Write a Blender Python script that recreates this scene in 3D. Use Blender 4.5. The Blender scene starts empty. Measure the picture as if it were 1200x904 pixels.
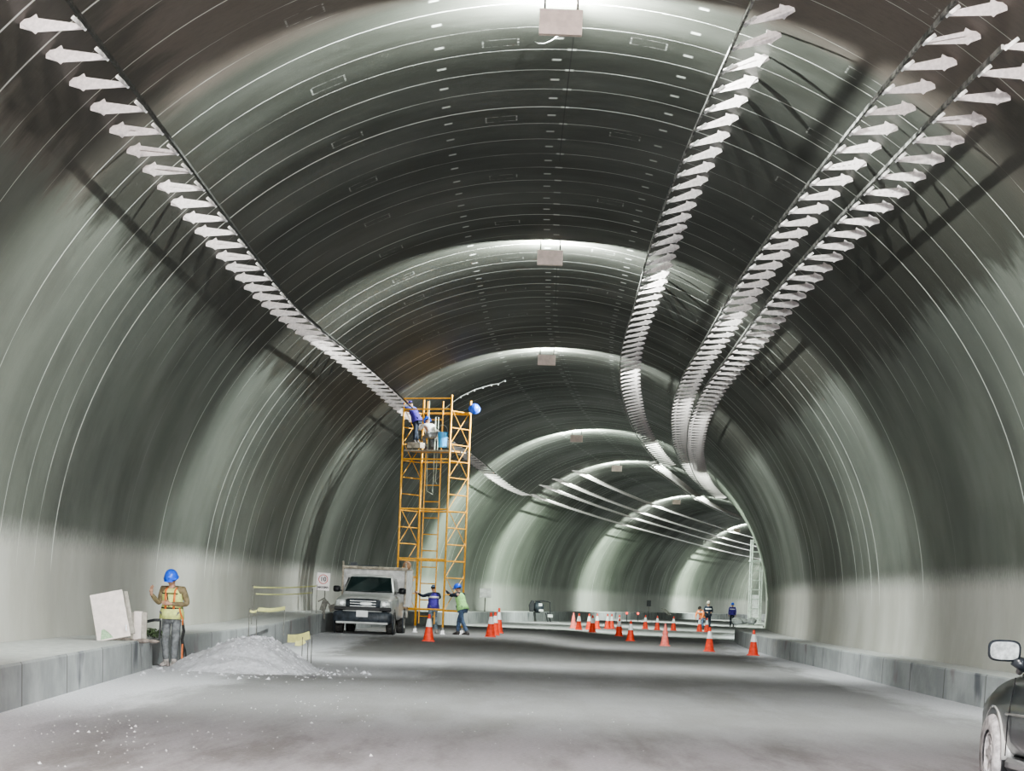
import bpy, bmesh, math, random
from mathutils import Vector, Matrix
random.seed(7)
PI = math.pi
sc = bpy.context.scene
COL = sc.collection
F = 3024.0; CAMZ = 1.5; ROLL = math.radians(2.3)

# ------------------------------------------------------------------ survey helpers (photo pixel -> place)
def un(x, y):
    dx, dy = x-600, y-452
    c, s = math.cos(ROLL), math.sin(ROLL)
    return dx*c+dy*s, 248-(-dx*s+dy*c)
def P(x, y, D):
    a, b = un(x, y)
    return Vector((a*D/F, D, CAMZ+b*D/F))
def G(x, y, z=0.0):
    a, b = un(x, y)
    D = (CAMZ-z)*F/(-b)
    return Vector((a*D/F, D, z))
def GG(x, y):
    g = G(x, y)
    for _ in range(8): g = G(x, y, (g.z+ground(g.x, g.y))/2)
    return g

CP = [(-40,.45),(0,.47),(30,.48),(50,.52),(65,.8),(76,1.0),(88,1.5),(98,2.12),(110.5,3.05),(131.5,5.05),(148,7.1),
      (170,10.3),(193,14),(220,19),(247,24.7),(290,35),(345,51)]
def C(y):
    p = CP
    for i in range(len(p)-1):
        if y <= p[i+1][0] or i == len(p)-2:
            x0, y0 = p[i]; x1, y1 = p[i+1]
            m = lambda j: (p[min(j+1,len(p)-1)][1]-p[max(j-1,0)][1])/(p[min(j+1,len(p)-1)][0]-p[max(j-1,0)][0])
            h = x1-x0; t = (y-x0)/h
            return (2*t**3-3*t*t+1)*y0+(t**3-2*t*t+t)*h*m(i)+(-2*t**3+3*t*t)*y1+(t**3-t*t)*h*m(i+1)
def dC(y): return (C(y+.5)-C(y-.5))
R0 = 8.15; CZ = 1.5; CO = .15
def sstep(a, b, x):
    t = max(0, min(1, (x-a)/(b-a))); return t*t*(3-2*t)
def ground(x, y):
    return .20*sstep(64, 82, y)*sstep(2.2, -.8, x-C(y)+.3)*(1-.6*sstep(100, 125, y))

# ------------------------------------------------------------------ object helpers
def link(o): COL.objects.link(o); return o
def empty(name, loc=(0,0,0), rz=0):
    o = bpy.data.objects.new(name, None); o.location = loc; o.rotation_euler = (0,0,rz); o.empty_display_size = .1
    return link(o)
def tag(o, label=None, cat=None, group=None, kind=None):
    if label: o['label'] = label
    if cat: o['category'] = cat
    if group: o['group'] = group
    if kind: o['kind'] = kind
    return o
def copy_tree(o, parent=None):
    c = o.copy(); COL.objects.link(c)
    if parent: c.parent = parent
    for ch in list(o.children): copy_tree(ch, c)
    return c

class MB:
    def __init__(s): s.v = []; s.f = []; s.uv = {}
    def add(s, vs, fs):
        n = len(s.v); s.v += [tuple(v) for v in vs]; s.f += [tuple(i+n for i in f) for f in fs]
    def box(s, c, d, rot=None, taper=1.0):
        x, y, z = d[0]/2, d[1]/2, d[2]/2
        vs = [Vector((a*x*(taper if k>0 else 1), b*y*(taper if k>0 else 1), k*z)) for k in (-1,1) for a,b in ((-1,-1),(1,-1),(1,1),(-1,1))]
        if rot is not None: vs = [rot @ v for v in vs]
        c = Vector(c); s.add([v+c for v in vs], [(0,3,2,1),(4,5,6,7),(0,1,5,4),(1,2,6,5),(2,3,7,6),(3,0,4,7)])
    def bar(s, a, b, w, h=None, up=(0,0,1)):
        a, b = Vector(a), Vector(b); h = h or w; d = (b-a).normalized(); u = Vector(up)
        if abs(d.dot(u)) > .98: u = Vector((0,1,0))
        r = d.cross(u).normalized(); u = r.cross(d).normalized()
        vs = []
        for p in (a, b):
            for i, j in ((-1,-1),(1,-1),(1,1),(-1,1)): vs.append(p+r*(i*w/2)+u*(j*h/2))
        s.add(vs, [(0,3,2,1),(4,5,6,7),(0,1,5,4),(1,2,6,5),(2,3,7,6),(3,0,4,7)])
    def tube(s, pts, rad, seg=8, cap=True, frame=None):
        pts = [Vector(p) for p in pts]; n = len(pts)
        if not isinstance(rad, (list, tuple)): rad = [rad]*n
        rings = []; prev = None
        for i, p in enumerate(pts):
            d = (pts[min(i+1,n-1)]-pts[max(i-1,0)]).normalized()
            if prev is None:
                a = Vector((0,0,1)) if abs(d.z) < .9 else Vector((1,0,0))
                if frame: a = Vector(frame)
                u = (a-d*a.dot(d)).normalized()
            else: u = (prev-d*prev.dot(d)).normalized()
            prev = u; w = d.cross(u)
            r = rad[i]; r = r if isinstance(r, (tuple, list)) else (r, r)
            rings.append([p+u*(math.cos(2*PI*k/seg)*r[0])+w*(math.sin(2*PI*k/seg)*r[1]) for k in range(seg)])
        vs = [v for q in rings for v in q]; fs = []
        for i in range(n-1):
            for k in range(seg): fs.append((i*seg+k, i*seg+(k+1)%seg, (i+1)*seg+(k+1)%seg, (i+1)*seg+k))
        if cap: fs.append(tuple(range(seg-1,-1,-1))); fs.append(tuple((n-1)*seg+k for k in range(seg)))
        s.add(vs, fs)
    def lathe(s, prof, c=(0,0,0), seg=20, axis='z', cap=True):
        c = Vector(c); vs = []; fs = []; n = len(prof)
        for r, h in prof:
            for k in range(seg):
                a = 2*PI*k/seg; x, y = math.cos(a)*r, math.sin(a)*r
                vs.append(c+Vector({'z':(x,y,h),'x':(h,x,y),'y':(x,h,y)}[axis]))
        for i in range(n-1):
            for k in range(seg): fs.append((i*seg+k, i*seg+(k+1)%seg, (i+1)*seg+(k+1)%seg, (i+1)*seg+k))
        if cap: fs.append(tuple(range(seg-1,-1,-1))); fs.append(tuple((n-1)*seg+k for k in range(seg)))
        s.add(vs, fs)
    def prism(s, poly, thick, o=(0,0,0), X=(1,0,0), Y=(0,0,1)):
        o, X, Y = Vector(o), Vector(X), Vector(Y); N = X.cross(Y).normalized(); n = len(poly)
        vs = [o+X*a+Y*b+N*t for t in (-thick/2, thick/2) for a, b in poly]
        fs = [tuple(range(n-1,-1,-1)), tuple(range(n,2*n))]+[(i,(i+1)%n,n+(i+1)%n,n+i) for i in range(n)]
        s.add(vs, fs)
    def sphere(s, c, r, seg=16, rings=10, top=False, sc3=(1,1,1)):
        c = Vector(c); vs = []; fs = []
        m = rings//2 if top else rings
        for i in range(m+1):
            a = PI*i/rings
            for k in range(seg):
                b = 2*PI*k/seg
                vs.append(c+Vector((math.sin(a)*math.cos(b)*r*sc3[0], math.sin(a)*math.sin(b)*r*sc3[1], math.cos(a)*r*sc3[2])))
        for i in range(m):
            for k in range(seg): fs.append((i*seg+k,(i+1)*seg+k,(i+1)*seg+(k+1)%seg,i*seg+(k+1)%seg))
        s.add(vs, fs)
    def loft(s, st, n=20, cap=True):
        # stations (y, cx, hw, zb, zt, power): superellipse sections across y
        vs = []; fs = []
        for (y, cx, hw, zb, zt, pw) in st:
            cz, hh = (zb+zt)/2, (zt-zb)/2
            for k in range(n):
                a = 2*PI*(k+.5)/n; ca, sa = math.cos(a), math.sin(a)
                vs.append((cx+hw*math.copysign(abs(ca)**(2/pw), ca), y, cz+hh*math.copysign(abs(sa)**(2/pw), sa)))
        for i in range(len(st)-1):
            for k in range(n): fs.append((i*n+k, (i+1)*n+k, (i+1)*n+(k+1)%n, i*n+(k+1)%n))
        if cap: fs.append(tuple(range(n))); fs.append(tuple((len(st)-1)*n+k for k in range(n-1,-1,-1)))
        s.add(vs, fs)
    def build(s, name, mat, parent=None, smooth=False, bevel=0, loc=None, auto=None):
        me = bpy.data.meshes.new(name); me.from_pydata(s.v, [], s.f)
        bm = bmesh.new(); bm.from_mesh(me)
        bmesh.ops.remove_doubles(bm, verts=bm.verts, dist=1e-6)
        bmesh.ops.recalc_face_normals(bm, faces=bm.faces)
        bm.to_mesh(me); bm.free()
        me.materials.append(mat)
        if smooth: me.polygons.foreach_set('use_smooth', [True]*len(me.polygons))
        o = bpy.data.objects.new(name, me); link(o)
        if parent: o.parent = parent
        if loc is not None: o.location = loc
        if bevel:
            b = o.modifiers.new('b','BEVEL'); b.width = bevel; b.segments = 2; b.limit_method = 'ANGLE'; b.angle_limit = math.radians(35)
        return o

# ------------------------------------------------------------------ materials
class NT:
    def __init__(s, name):
        s.m = bpy.data.materials.new(name); s.m.use_nodes = True; s.t = s.m.node_tree; s.n = s.t.nodes; s.l = s.t.links
        s.b = s.n['Principled BSDF']
    def node(s, t, **k):
        x = s.n.new(t)
        for a, b in k.items(): setattr(x, a, b)
        return x
    def put(s, sock, v):
        if isinstance(v, bpy.types.NodeSocket): s.l.new(v, sock)
        elif isinstance(v, (tuple, list)) and len(v) == 3 and sock.type == 'RGBA': sock.default_value = (*v, 1)
        else: sock.default_value = v
    def m_(s, op, a, b=0, c=0, clamp=False):
        x = s.node('ShaderNodeMath', operation=op, use_clamp=clamp); s.put(x.inputs[0], a); s.put(x.inputs[1], b)
        if op in ('MULTIPLY_ADD','COMPARE','SMOOTH_MIN','WRAP'): s.put(x.inputs[2], c)
        return x.outputs[0]
    def ss(s, x, a, b, lo=0, hi=1):
        r = s.node('ShaderNodeMapRange', interpolation_type='SMOOTHSTEP'); s.put(r.inputs[0], x)
        for i, v in enumerate((a, b, lo, hi)): s.put(r.inputs[1+i], v)
        return r.outputs[0]
    def mix(s, f, a, b, mode='MIX'):
        x = s.node('ShaderNodeMix', data_type='RGBA', blend_type=mode); s.put(x.inputs[0], f); s.put(x.inputs[6], a); s.put(x.inputs[7], b)
        return x.outputs[2]
    def noise(s, vec, scale=1, detail=4, rough=.6, dist=0):
        x = s.node('ShaderNodeTexNoise'); s.put(x.inputs['Vector'], vec); x.inputs['Scale'].default_value = scale
        x.inputs['Detail'].default_value = detail; x.inputs['Roughness'].default_value = rough; x.inputs['Distortion'].default_value = dist
        return x.outputs['Fac']
    def comb(s, x, y, z=0):
        c = s.node('ShaderNodeCombineXYZ'); s.put(c.inputs[0], x); s.put(c.inputs[1], y); s.put(c.inputs[2], z); return c.outputs[0]
    def sep(s, v):
        c = s.node('ShaderNodeSeparateXYZ'); s.put(c.inputs[0], v); return c.outputs
    def bump(s, h, st=.3, dist=.02):
        x = s.node('ShaderNodeBump'); x.inputs['Strength'].default_value = st; x.inputs['Distance'].default_value = dist
        s.put(x.inputs['Height'], h); s.l.new(x.outputs[0], s.b.inputs['Normal'])

def mat(name, col, rough=.6, metal=0, var=.12, scale=8, emit=None, spec=.5, trans=0, coat=0, col2=None):
    t = NT(name); g = t.node('ShaderNodeTexCoord')
    if var or col2:
        n = t.noise(g.outputs['Object'], scale, 4)
        c2 = col2 or tuple(max(0, c*(1-var*2.2)) for c in col)
        t.put(t.b.inputs['Base Color'], t.mix(t.ss(n, .3, .7), c2, tuple(min(1, c*(1+var*.4)) for c in col)))
    else: t.put(t.b.inputs['Base Color'], col)
    t.b.inputs['Roughness'].default_value = rough; t.b.inputs['Metallic'].default_value = metal
    t.b.inputs['Specular IOR Level'].default_value = spec; t.b.inputs['Transmission Weight'].default_value = trans
    t.b.inputs['Coat Weight'].default_value = coat
    if emit: t.put(t.b.inputs['Emission Color'], col); t.b.inputs['Emission Strength'].default_value = emit
    return t.m

def lining_material():
    t = NT('tunnel_lining')
    uvn = t.node('ShaderNodeUVMap'); uvn.uv_map = 'UVMap'
    u, v, _ = t.sep(uvn.outputs[0])          # u: metres round the arch from the crown, v: metres along the tunnel
    au = t.m_('ABSOLUTE', u)
    big = t.noise(t.comb(t.m_('MULTIPLY', u, .22), t.m_('MULTIPLY', v, .30)), 1, 5, .6)
    streak = t.noise(t.comb(t.m_('MULTIPLY', u, .16), t.m_('MULTIPLY', v, .6)), 1, 4, .5)
    fine = t.noise(t.comb(u, t.m_('MULTIPLY', v, 1.5), 3.), 6, 5, .7)
    # roof
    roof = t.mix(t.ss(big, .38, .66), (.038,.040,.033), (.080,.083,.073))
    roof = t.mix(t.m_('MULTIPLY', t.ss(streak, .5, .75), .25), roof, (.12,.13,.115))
    brown = t.m_('MULTIPLY', t.ss(v, 34.6, 33.6), t.ss(fine, .1, .6, .65, 1))  # warm light of the first lamp, painted into the near roof colour
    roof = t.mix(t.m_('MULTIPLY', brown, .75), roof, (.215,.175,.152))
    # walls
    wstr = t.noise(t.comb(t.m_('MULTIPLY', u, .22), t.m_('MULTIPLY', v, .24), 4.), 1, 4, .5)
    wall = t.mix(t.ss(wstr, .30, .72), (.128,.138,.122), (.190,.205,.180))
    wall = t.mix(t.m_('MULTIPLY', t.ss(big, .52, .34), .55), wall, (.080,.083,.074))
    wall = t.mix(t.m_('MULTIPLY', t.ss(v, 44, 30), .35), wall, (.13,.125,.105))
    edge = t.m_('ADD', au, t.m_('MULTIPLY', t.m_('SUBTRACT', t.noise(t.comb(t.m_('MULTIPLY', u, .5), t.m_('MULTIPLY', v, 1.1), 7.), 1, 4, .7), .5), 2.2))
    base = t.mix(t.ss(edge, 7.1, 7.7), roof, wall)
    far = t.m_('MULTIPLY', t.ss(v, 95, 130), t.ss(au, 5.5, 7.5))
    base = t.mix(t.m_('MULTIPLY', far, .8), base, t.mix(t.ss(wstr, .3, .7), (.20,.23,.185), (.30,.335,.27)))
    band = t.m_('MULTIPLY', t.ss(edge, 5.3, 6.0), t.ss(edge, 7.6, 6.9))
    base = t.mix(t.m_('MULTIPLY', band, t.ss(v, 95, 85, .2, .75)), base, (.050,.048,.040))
    # calcite ring lines on every form joint, 1.5 m apart
    fr = t.m_('FRACT', t.m_('DIVIDE', t.m_('ADD', v, 300.), 1.5))
    dist = t.m_('MULTIPLY', t.m_('ABSOLUTE', t.m_('SUBTRACT', fr, .5)), 1.5)
    idx = t.m_('FLOOR', t.m_('DIVIDE', t.m_('ADD', v, 300.), 1.5))
    wn = t.node('ShaderNodeTexWhiteNoise', noise_dimensions='1D'); t.put(wn.inputs['W'], idx)
    rnd = wn.outputs['Value']
    brk = t.noise(t.comb(t.m_('MULTIPLY', u, .35), t.m_('MULTIPLY', idx, 3.7)), 1, 4, .6)
    wid = t.m_('MULTIPLY', t.ss(brk, .35, .7, .010, .026), t.ss(rnd, .2, 1, .8, 1.5))
    line = t.ss(dist, wid, t.m_('MULTIPLY', wid, .3))
    line = t.m_('MULTIPLY', line, t.ss(t.m_('ADD', t.m_('MULTIPLY', rnd, .25), brk), .42, .60))
    onwall = t.m_('MULTIPLY', t.ss(au, 8, 9), t.ss(rnd, .62, .58))      # only some joints show down the walls
    line = t.m_('MULTIPLY', line, t.m_('SUBTRACT', 1, onwall))
    strong = t.m_('MULTIPLY', t.m_('MULTIPLY', t.ss(rnd, .74, .81), t.ss(dist, .042, .020)), t.ss(brk, .28, .42))
    line = t.m_('MAXIMUM', line, strong)
    # grouting plugs near the crown, three files
    def dots(u0, ph):
        fv = t.m_('MULTIPLY', t.m_('ABSOLUTE', t.m_('SUBTRACT', t.m_('FRACT', t.m_('DIVIDE', t.m_('ADD', v, 300.+ph), 1.5)), .5)), 1.5)
        du = t.m_('ABSOLUTE', t.m_('SUBTRACT', u, u0))
        return t.m_('MULTIPLY', t.ss(fv, .09, .05), t.ss(du, .085, .05))
    d = t.m_('MAXIMUM', dots(-1.9, .75), t.m_('MAXIMUM', dots(-.15, .75), t.m_('MAXIMUM', dots(1.75, .75), dots(.06, 0))))
    d = t.m_('MULTIPLY', d, t.ss(rnd, 0, 1, .45, .9))
    # outlines of the form inspection hatches
    def hatch(u0, per, ph):
        fv = t.m_('ABSOLUTE', t.m_('MULTIPLY', t.m_('SUBTRACT', t.m_('FRACT', t.m_('DIVIDE', t.m_('ADD', v, 300.+ph), per)), .5), per))
        du = t.m_('ABSOLUTE', t.m_('SUBTRACT', u, u0))
        mx = t.m_('MAXIMUM', t.m_('SUBTRACT', fv, .22), t.m_('SUBTRACT', du, .26))
        return t.m_('MULTIPLY', t.ss(t.m_('ABSOLUTE', mx), .018, .006), .55)
    hh = t.m_('MAXIMUM', hatch(-1.0, 6, 1.3), t.m_('MAXIMUM', hatch(1.15, 7.5, 4), t.m_('MAXIMUM', hatch(-3.6, 4.5, 2.1), hatch(4.1, 4.5, .6))))
    hh = t.m_('MULTIPLY', hh, t.ss(fine, .4, .6))
    slot = t.m_('MULTIPLY', t.ss(t.m_('ABSOLUTE', t.m_('SUBTRACT', u, .06)), .012, .006), t.ss(t.m_('FRACT', t.m_('DIVIDE', v, 24.)), .45, .5))
    # lime efflorescence and dusty foot
    low = t.ss(t.m_('ADD', au, t.m_('MULTIPLY', t.m_('SUBTRACT', fine, .5), .35)), 11.8, 12.4)
    low = t.m_('MULTIPLY', low, t.ss(v, 95, 130, 1, .5))
    base = t.mix(low, base, t.mix(t.ss(big, .3, .7), (.52,.51,.475), (.64,.63,.60)))
    lm = t.m_('MULTIPLY', t.m_('MAXIMUM', line, t.m_('MAXIMUM', d, hh)), t.ss(au, 12.75, 12.4))
    base = t.mix(t.m_('MULTIPLY', lm, .95), base, (.85,.87,.83))
    base = t.mix(t.m_('MULTIPLY', slot, .8), base, (.008,.008,.007))
    base = t.mix(.22, base, t.mix(fine, (.02,.02,.018), (.32,.32,.30)), 'OVERLAY')
    t.put(t.b.inputs['Base Color'], base)
    t.put(t.b.inputs['Roughness'], t.ss(wstr, .3, .7, .62, .46))
    t.b.inputs['Specular IOR Level'].default_value = .35
    t.bump(t.m_('ADD', t.m_('MULTIPLY', line, .6), t.m_('MULTIPLY', fine, .5)), .35, .02)
    return t.m

def road_material():
    t = NT('dusty_road'); g = t.node('ShaderNodeNewGeometry'); pos = g.outputs['Position']
    uvn = t.node('ShaderNodeUVMap'); uvn.uv_map = 'UVMap'
    u, v, _ = t.sep(uvn.outputs[0])
    big = t.noise(t.comb(t.m_('MULTIPLY', u, .25), t.m_('MULTIPLY', v, .07)), 1, 5, .6)
    mid = t.noise(t.comb(t.m_('MULTIPLY', u, 1.3), t.m_('MULTIPLY', v, .16), 5.), 1, 5, .65)
    gr = t.noise(pos, 22, 4, .8)
    c = t.mix(t.ss(big, .35, .65), (.205,.197,.198), (.290,.282,.290))
    c = t.mix(t.m_('MULTIPLY', t.ss(mid, .42, .7), .6), c, (.30,.29,.31))
    # tracked band across the road at about 100 m
    c = t.mix(t.m_('MULTIPLY', t.m_('MULTIPLY', t.ss(v, 84, 92), t.ss(v, 104, 96)), .55), c, (.36,.35,.34))
    c = t.mix(t.m_('MULTIPLY', t.m_('MULTIPLY', t.ss(v, 58, 66), t.ss(v, 84, 76)), .55), c, (.11,.105,.10))
    wob = t.m_('MULTIPLY', t.m_('SUBTRACT', mid, .5), 2.4)
    left = t.m_('MULTIPLY', t.ss(t.m_('ADD', u, wob), -4.4, -5.4), t.ss(v, 90, 70))
    left2 = t.m_('MULTIPLY', t.m_('MULTIPLY', t.ss(t.m_('ADD', u, wob), -1.4, -3.0), t.ss(v, 44, 47)), t.ss(v, 60, 56))
    right = t.m_('MULTIPLY', t.ss(t.m_('ADD', u, t.m_('MULTIPLY', wob, 1.0)), 5.8, 6.9), t.ss(v, 30, 36))
    dust = t.m_('MAXIMUM', left, t.m_('MAXIMUM', t.m_('MULTIPLY', left2, .8), t.m_('MULTIPLY', right, .8)))
    c = t.mix(dust, c, t.mix(t.ss(gr, .3, .7), (.54,.53,.57), (.70,.69,.73)))
    near = t.m_('MULTIPLY', t.ss(v, 33, 24), t.ss(t.m_('ADD', mid, t.m_('MULTIPLY', big, .3)), .45, .75))
    c = t.mix(t.m_('MULTIPLY', near, .7), c, (.46,.45,.49))
    c = t.mix(.35, c, t.mix(t.ss(gr, .25, .75), (.2,.2,.2), (.8,.8,.8)), 'OVERLAY')
    t.put(t.b.inputs['Base Color'], c); t.b.inputs['Roughness'].default_value = .85
    t.bump(t.m_('ADD', gr, t.m_('MULTIPLY', mid, .8)), .5, .02)
    return t.m

def curb_material():
    t = NT('curb_concrete'); g = t.node('ShaderNodeNewGeometry'); x, y, z = t.sep(g.outputs['Position'])
    n = t.noise(t.comb(x, t.m_('MULTIPLY', y, .55), t.m_('MULTIPLY', z, .8)), 1, 5, .65)
    n2 = t.noise(g.outputs['Position'], 7, 4, .7)
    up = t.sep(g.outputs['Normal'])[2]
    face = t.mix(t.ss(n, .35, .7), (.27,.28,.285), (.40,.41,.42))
    blot = t.noise(t.comb(t.m_('MULTIPLY', y, .55), t.m_('MULTIPLY', z, .5), 2.), 1, 3, .5)
    face = t.mix(t.ss(blot, .62, .72), face, (.11,.115,.13))
    face = t.mix(t.m_('MULTIPLY', t.ss(blot, .36, .30), .5), face, (.19,.13,.135))
    jf = t.m_('MULTIPLY', t.m_('ABSOLUTE', t.m_('SUBTRACT', t.m_('FRACT', t.m_('DIVIDE', y, 4.)), .5)), 4.)
    face = t.mix(t.ss(jf, .06, .02), face, (.13,.13,.13))
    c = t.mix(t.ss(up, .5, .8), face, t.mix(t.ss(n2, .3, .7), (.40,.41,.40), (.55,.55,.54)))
    t.put(t.b.inputs['Base Color'], c); t.b.inputs['Roughness'].default_value = .85; t.bump(n2, .4, .02)
    return t.m

M = {}
M['lining'] = lining_material(); M['road'] = road_material(); M['curb'] = curb_material()
M['bracket'] = mat('primed_steel', (.74,.67,.66), .5, .0, .10, 20)
M['rail'] = mat('galvanised_rail', (.42,.41,.39), .45, .6, .45, 4)
M['rail_dark'] = mat('dark_rail', (.07,.07,.065), .6, .3, .3, 9)
M['box_brown'] = mat('floodlight_back', (.62,.50,.45), .7, 0, .08, 6)
M['lens'] = mat('floodlight_lens', (.95,1,.96), .3, 0, 0, 1, emit=14)
M['yellow'] = mat('scaffold_orange', (.92,.46,.06), .5, .1, .12, 12)
M['galv'] = mat('galvanised_foot', (.6,.6,.6), .4, .7, .15, 12)
M['wood'] = mat('old_plank', (.50,.44,.36), .8, 0, .25, 6)
M['board'] = mat('formwork_board', (.72,.64,.61), .8, 0, .07, 9)
M['board_edge'] = mat('board_edge', (.40,.37,.33), .85, 0, .15, 9)
M['green_paint'] = mat('green_paint', (.36,.52,.34), .8, 0, .12, 25)
M['gravel'] = mat('crushed_gravel', (.66,.65,.70), .95, 0, .10, 14)
M['pebble'] = mat('white_pebbles', (.68,.68,.70), .9, 0, .1, 14)
M['helmet'] = mat('blue_plastic', (.03,.13,.80), .3, 0, .04, 4)
M['skin'] = mat('skin', (.46,.27,.19), .6, 0, .06, 20)
M['hair'] = mat('dark_hair', (.02,.016,.014), .8, 0, .1, 60)
M['khaki'] = mat('khaki_shirt', (.24,.19,.11), .85, 0, .18, 14)
M['hivis'] = mat('hivis_yellow', (.70,.76,.28), .75, 0, .10, 18)
M['hivis_green'] = mat('hivis_green', (.42,.78,.30), .75, 0, .12, 18)
M['hivis_orange'] = mat('hivis_orange', (.88,.24,.07), .7, 0, .12, 18)
M['grey_cloth'] = mat('grey_work_trousers', (.21,.22,.23), .9, 0, .2, 12)
M['jeans'] = mat('blue_jeans', (.10,.15,.25), .9, 0, .25, 12)
M['pale_jeans'] = mat('pale_jeans', (.24,.31,.37), .9, 0, .25, 12)
M['navy'] = mat('navy_cloth', (.02,.028,.05), .85, 0, .2, 12)
M['purple'] = mat('purple_vest', (.07,.045,.34), .8, 0, .15, 12)
M['blue_cloth'] = mat('blue_shirt', (.10,.15,.62), .8, 0, .2, 9)
M['white_cloth'] = mat('white_cloth', (.75,.75,.75), .8, 0, .12, 12)
M['leather'] = mat('boot_leather', (.10,.09,.09), .7, 0, .2, 20)
M['pale_boot'] = mat('dusty_boot', (.42,.38,.36), .8, 0, .2, 20)
M['black'] = mat('black_plastic', (.012,.013,.015), .5, 0, .1, 10)
M['webbing'] = mat('black_webbing', (.02,.02,.02), .8, 0, .1, 30)
M['reflect'] = mat('reflective_strip', (.85,.86,.88), .35, .1, .04, 20)
M['cone'] = mat('cone_orange', (.90,.075,.03), .55, 0, .10, 10)
M['cone_pink'] = mat('cone_faded', (.92,.22,.18), .6, 0, .1, 10)
M['cone_white'] = mat('cone_sleeve', (.90,.90,.90), .4, 0, .04, 10)
M['truck_grey'] = mat('dusty_silver_paint', (.46,.465,.455), .4, .1, .10, 3, coat=.3)
M['truck_white'] = mat('white_rack_panel', (.62,.61,.60), .6, 0, .14, 5)
M['truck_dark'] = mat('dark_bumper', (.05,.06,.075), .5, 0, .3, 6)
M['glass'] = mat('window_glass', (.02,.035,.035), .06, 0, .2, 2, spec=.8)
M['lamp'] = mat('headlamp_lens', (.88,.90,.89), .2, .1, .25, 25, coat=.8)
M['chrome'] = mat('chrome', (.75,.76,.77), .15, 1, .05, 5)
M['tyre'] = mat('dusty_tyre', (.075,.072,.068), .9, 0, .3, 12)
M['rim'] = mat('wheel_rim', (.35,.35,.34), .45, .6, .25, 9)
M['plate'] = mat('number_plate', (.82,.83,.84), .5, 0, .05, 5)
M['car_paint'] = mat('dark_green_paint', (.014,.018,.022), .3, 0, .2, 2, coat=.45, col2=(.028,.033,.042))
M['dusty_white'] = mat('dusty_wheel', (.50,.48,.49), .8, 0, .25, 10)
M['mirror'] = mat('mirror_glass', (.26,.28,.28), .5, .5, .25, 16)
M['sign'] = mat('sign_face', (.86,.80,.80), .6, 0, .04, 10)
M['sign_red'] = mat('sign_red', (.62,.10,.10), .6, 0, .05, 10)
M['ink'] = mat('sign_ink', (.03,.03,.035), .7, 0, .05, 10)
M['tape'] = mat('yellow_tape', (.78,.76,.32), .6, 0, .08, 10)
M['stake'] = mat('rusty_rebar', (.24,.23,.21), .8, .3, .2, 10)
M['bucket'] = mat('blue_bucket', (.06,.36,.80), .45, 0, .08, 10)
M['rope'] = mat('pale_rope', (.55,.60,.50), .9, 0, .12, 20)
M['white_wire'] = mat('white_wire', (.85,.87,.85), .5, 0, .05, 20)
M['white_steel'] = mat('weathered_white_steel', (.55,.60,.55), .6, .1, .15, 10)
M['brush'] = mat('dry_green_debris', (.07,.10,.05), .9, 0, .3, 14)
M['dirt'] = mat('loose_soil', (.33,.28,.25), .95, 0, .25, 9)

# ------------------------------------------------------------------ the tunnel
def lining(name, a0, a1, n, y0=-36, y1=342, step=1.5):
    me = bpy.data.meshes.new(name); vs = []; fs = []; uv = []
    ys = []; y = y0
    while y <= y1: ys.append(y); y += step
    s = 0; arc = []
    for i, y in enumerate(ys):
        if i: s += math.hypot(step, C(y)-C(ys[i-1]))
        arc.append(s+y0)
    for i, y in enumerate(ys):
        nx = Vector((1, -dC(y), 0)).normalized()
        for k in range(n+1):
            a = a0+(a1-a0)*k/n
            r = R0
            p = Vector((C(y)+CO, y, CZ))+nx*(math.sin(a)*r)+Vector((0,0,math.cos(a)*r))
            vs.append(p); uv.append((a*R0, arc[i]))
    for i in range(len(ys)-1):
        for k in range(n): q = i*(n+1)+k; fs.append((q, q+1, q+n+2, q+n+1))
    me.from_pydata(vs, [], fs); l = me.uv_layers.new(name='UVMap')
    for p in me.polygons:
        for li in p.loop_indices: l.data[li].uv = uv[me.loops[li].vertex_index]
        p.use_smooth = True
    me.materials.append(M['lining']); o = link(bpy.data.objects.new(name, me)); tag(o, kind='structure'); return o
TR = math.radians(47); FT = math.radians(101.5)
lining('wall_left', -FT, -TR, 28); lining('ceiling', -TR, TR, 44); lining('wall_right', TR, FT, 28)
mb = MB(); ye = 342
mb.add([(C(ye)-9, ye-2.5, -.5), (C(ye)+9, ye-8, -.5), (C(ye)+9, ye-8, 10), (C(ye)-9, ye-2.5, 10)], [(0,1,2,3)])
tag(mb.build('wall_back', M['rail_dark']), kind='structure')

def swept(name, offs, zf, material, y0, y1, step, uvs=True, kind='structure', close=False):
    me = bpy.data.meshes.new(name); vs = []; fs = []; uv = []; ys = []; y = y0
    while y < y1: ys.append(y); y += step
    ys.append(y1)
    for y in ys:
        os_ = offs(y)
        for o in os_:
            x = o[0]; z = o[1] if len(o) > 1 else zf(x, y)
            vs.append((x, y, z)); uv.append((x-C(y), y))
    n = len(offs(y0))
    for i in range(len(ys)-1):
        for k in range(n-1): q = i*n+k; fs.append((q, q+1, q+n+1, q+n))
    if close: fs += [tuple(range(n)), tuple((len(ys)-1)*n+k for k in range(n-1,-1,-1))]
    me.from_pydata(vs, [], fs); l = me.uv_layers.new(name='UVMap')
    for p in me.polygons:
        for li in p.loop_indices: l.data[li].uv = uv[me.loops[li].vertex_index]
    bm = bmesh.new(); bm.from_mesh(me); bmesh.ops.recalc_face_normals(bm, faces=bm.faces); bm.to_mesh(me); bm.free()
    me.materials.append(material); o = link(bpy.data.objects.new(name, me)); tag(o, kind=kind); return o
def off_floor(y): return [(C(y)+CO-8.05+16.1*k/40,) for k in range(41)]
fl = swept('floor', off_floor, ground, M['road'], -36, 340, 2.0)
if sum(p.normal.z for p in fl.data.polygons) < 0: fl.data.flip_normals()

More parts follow.
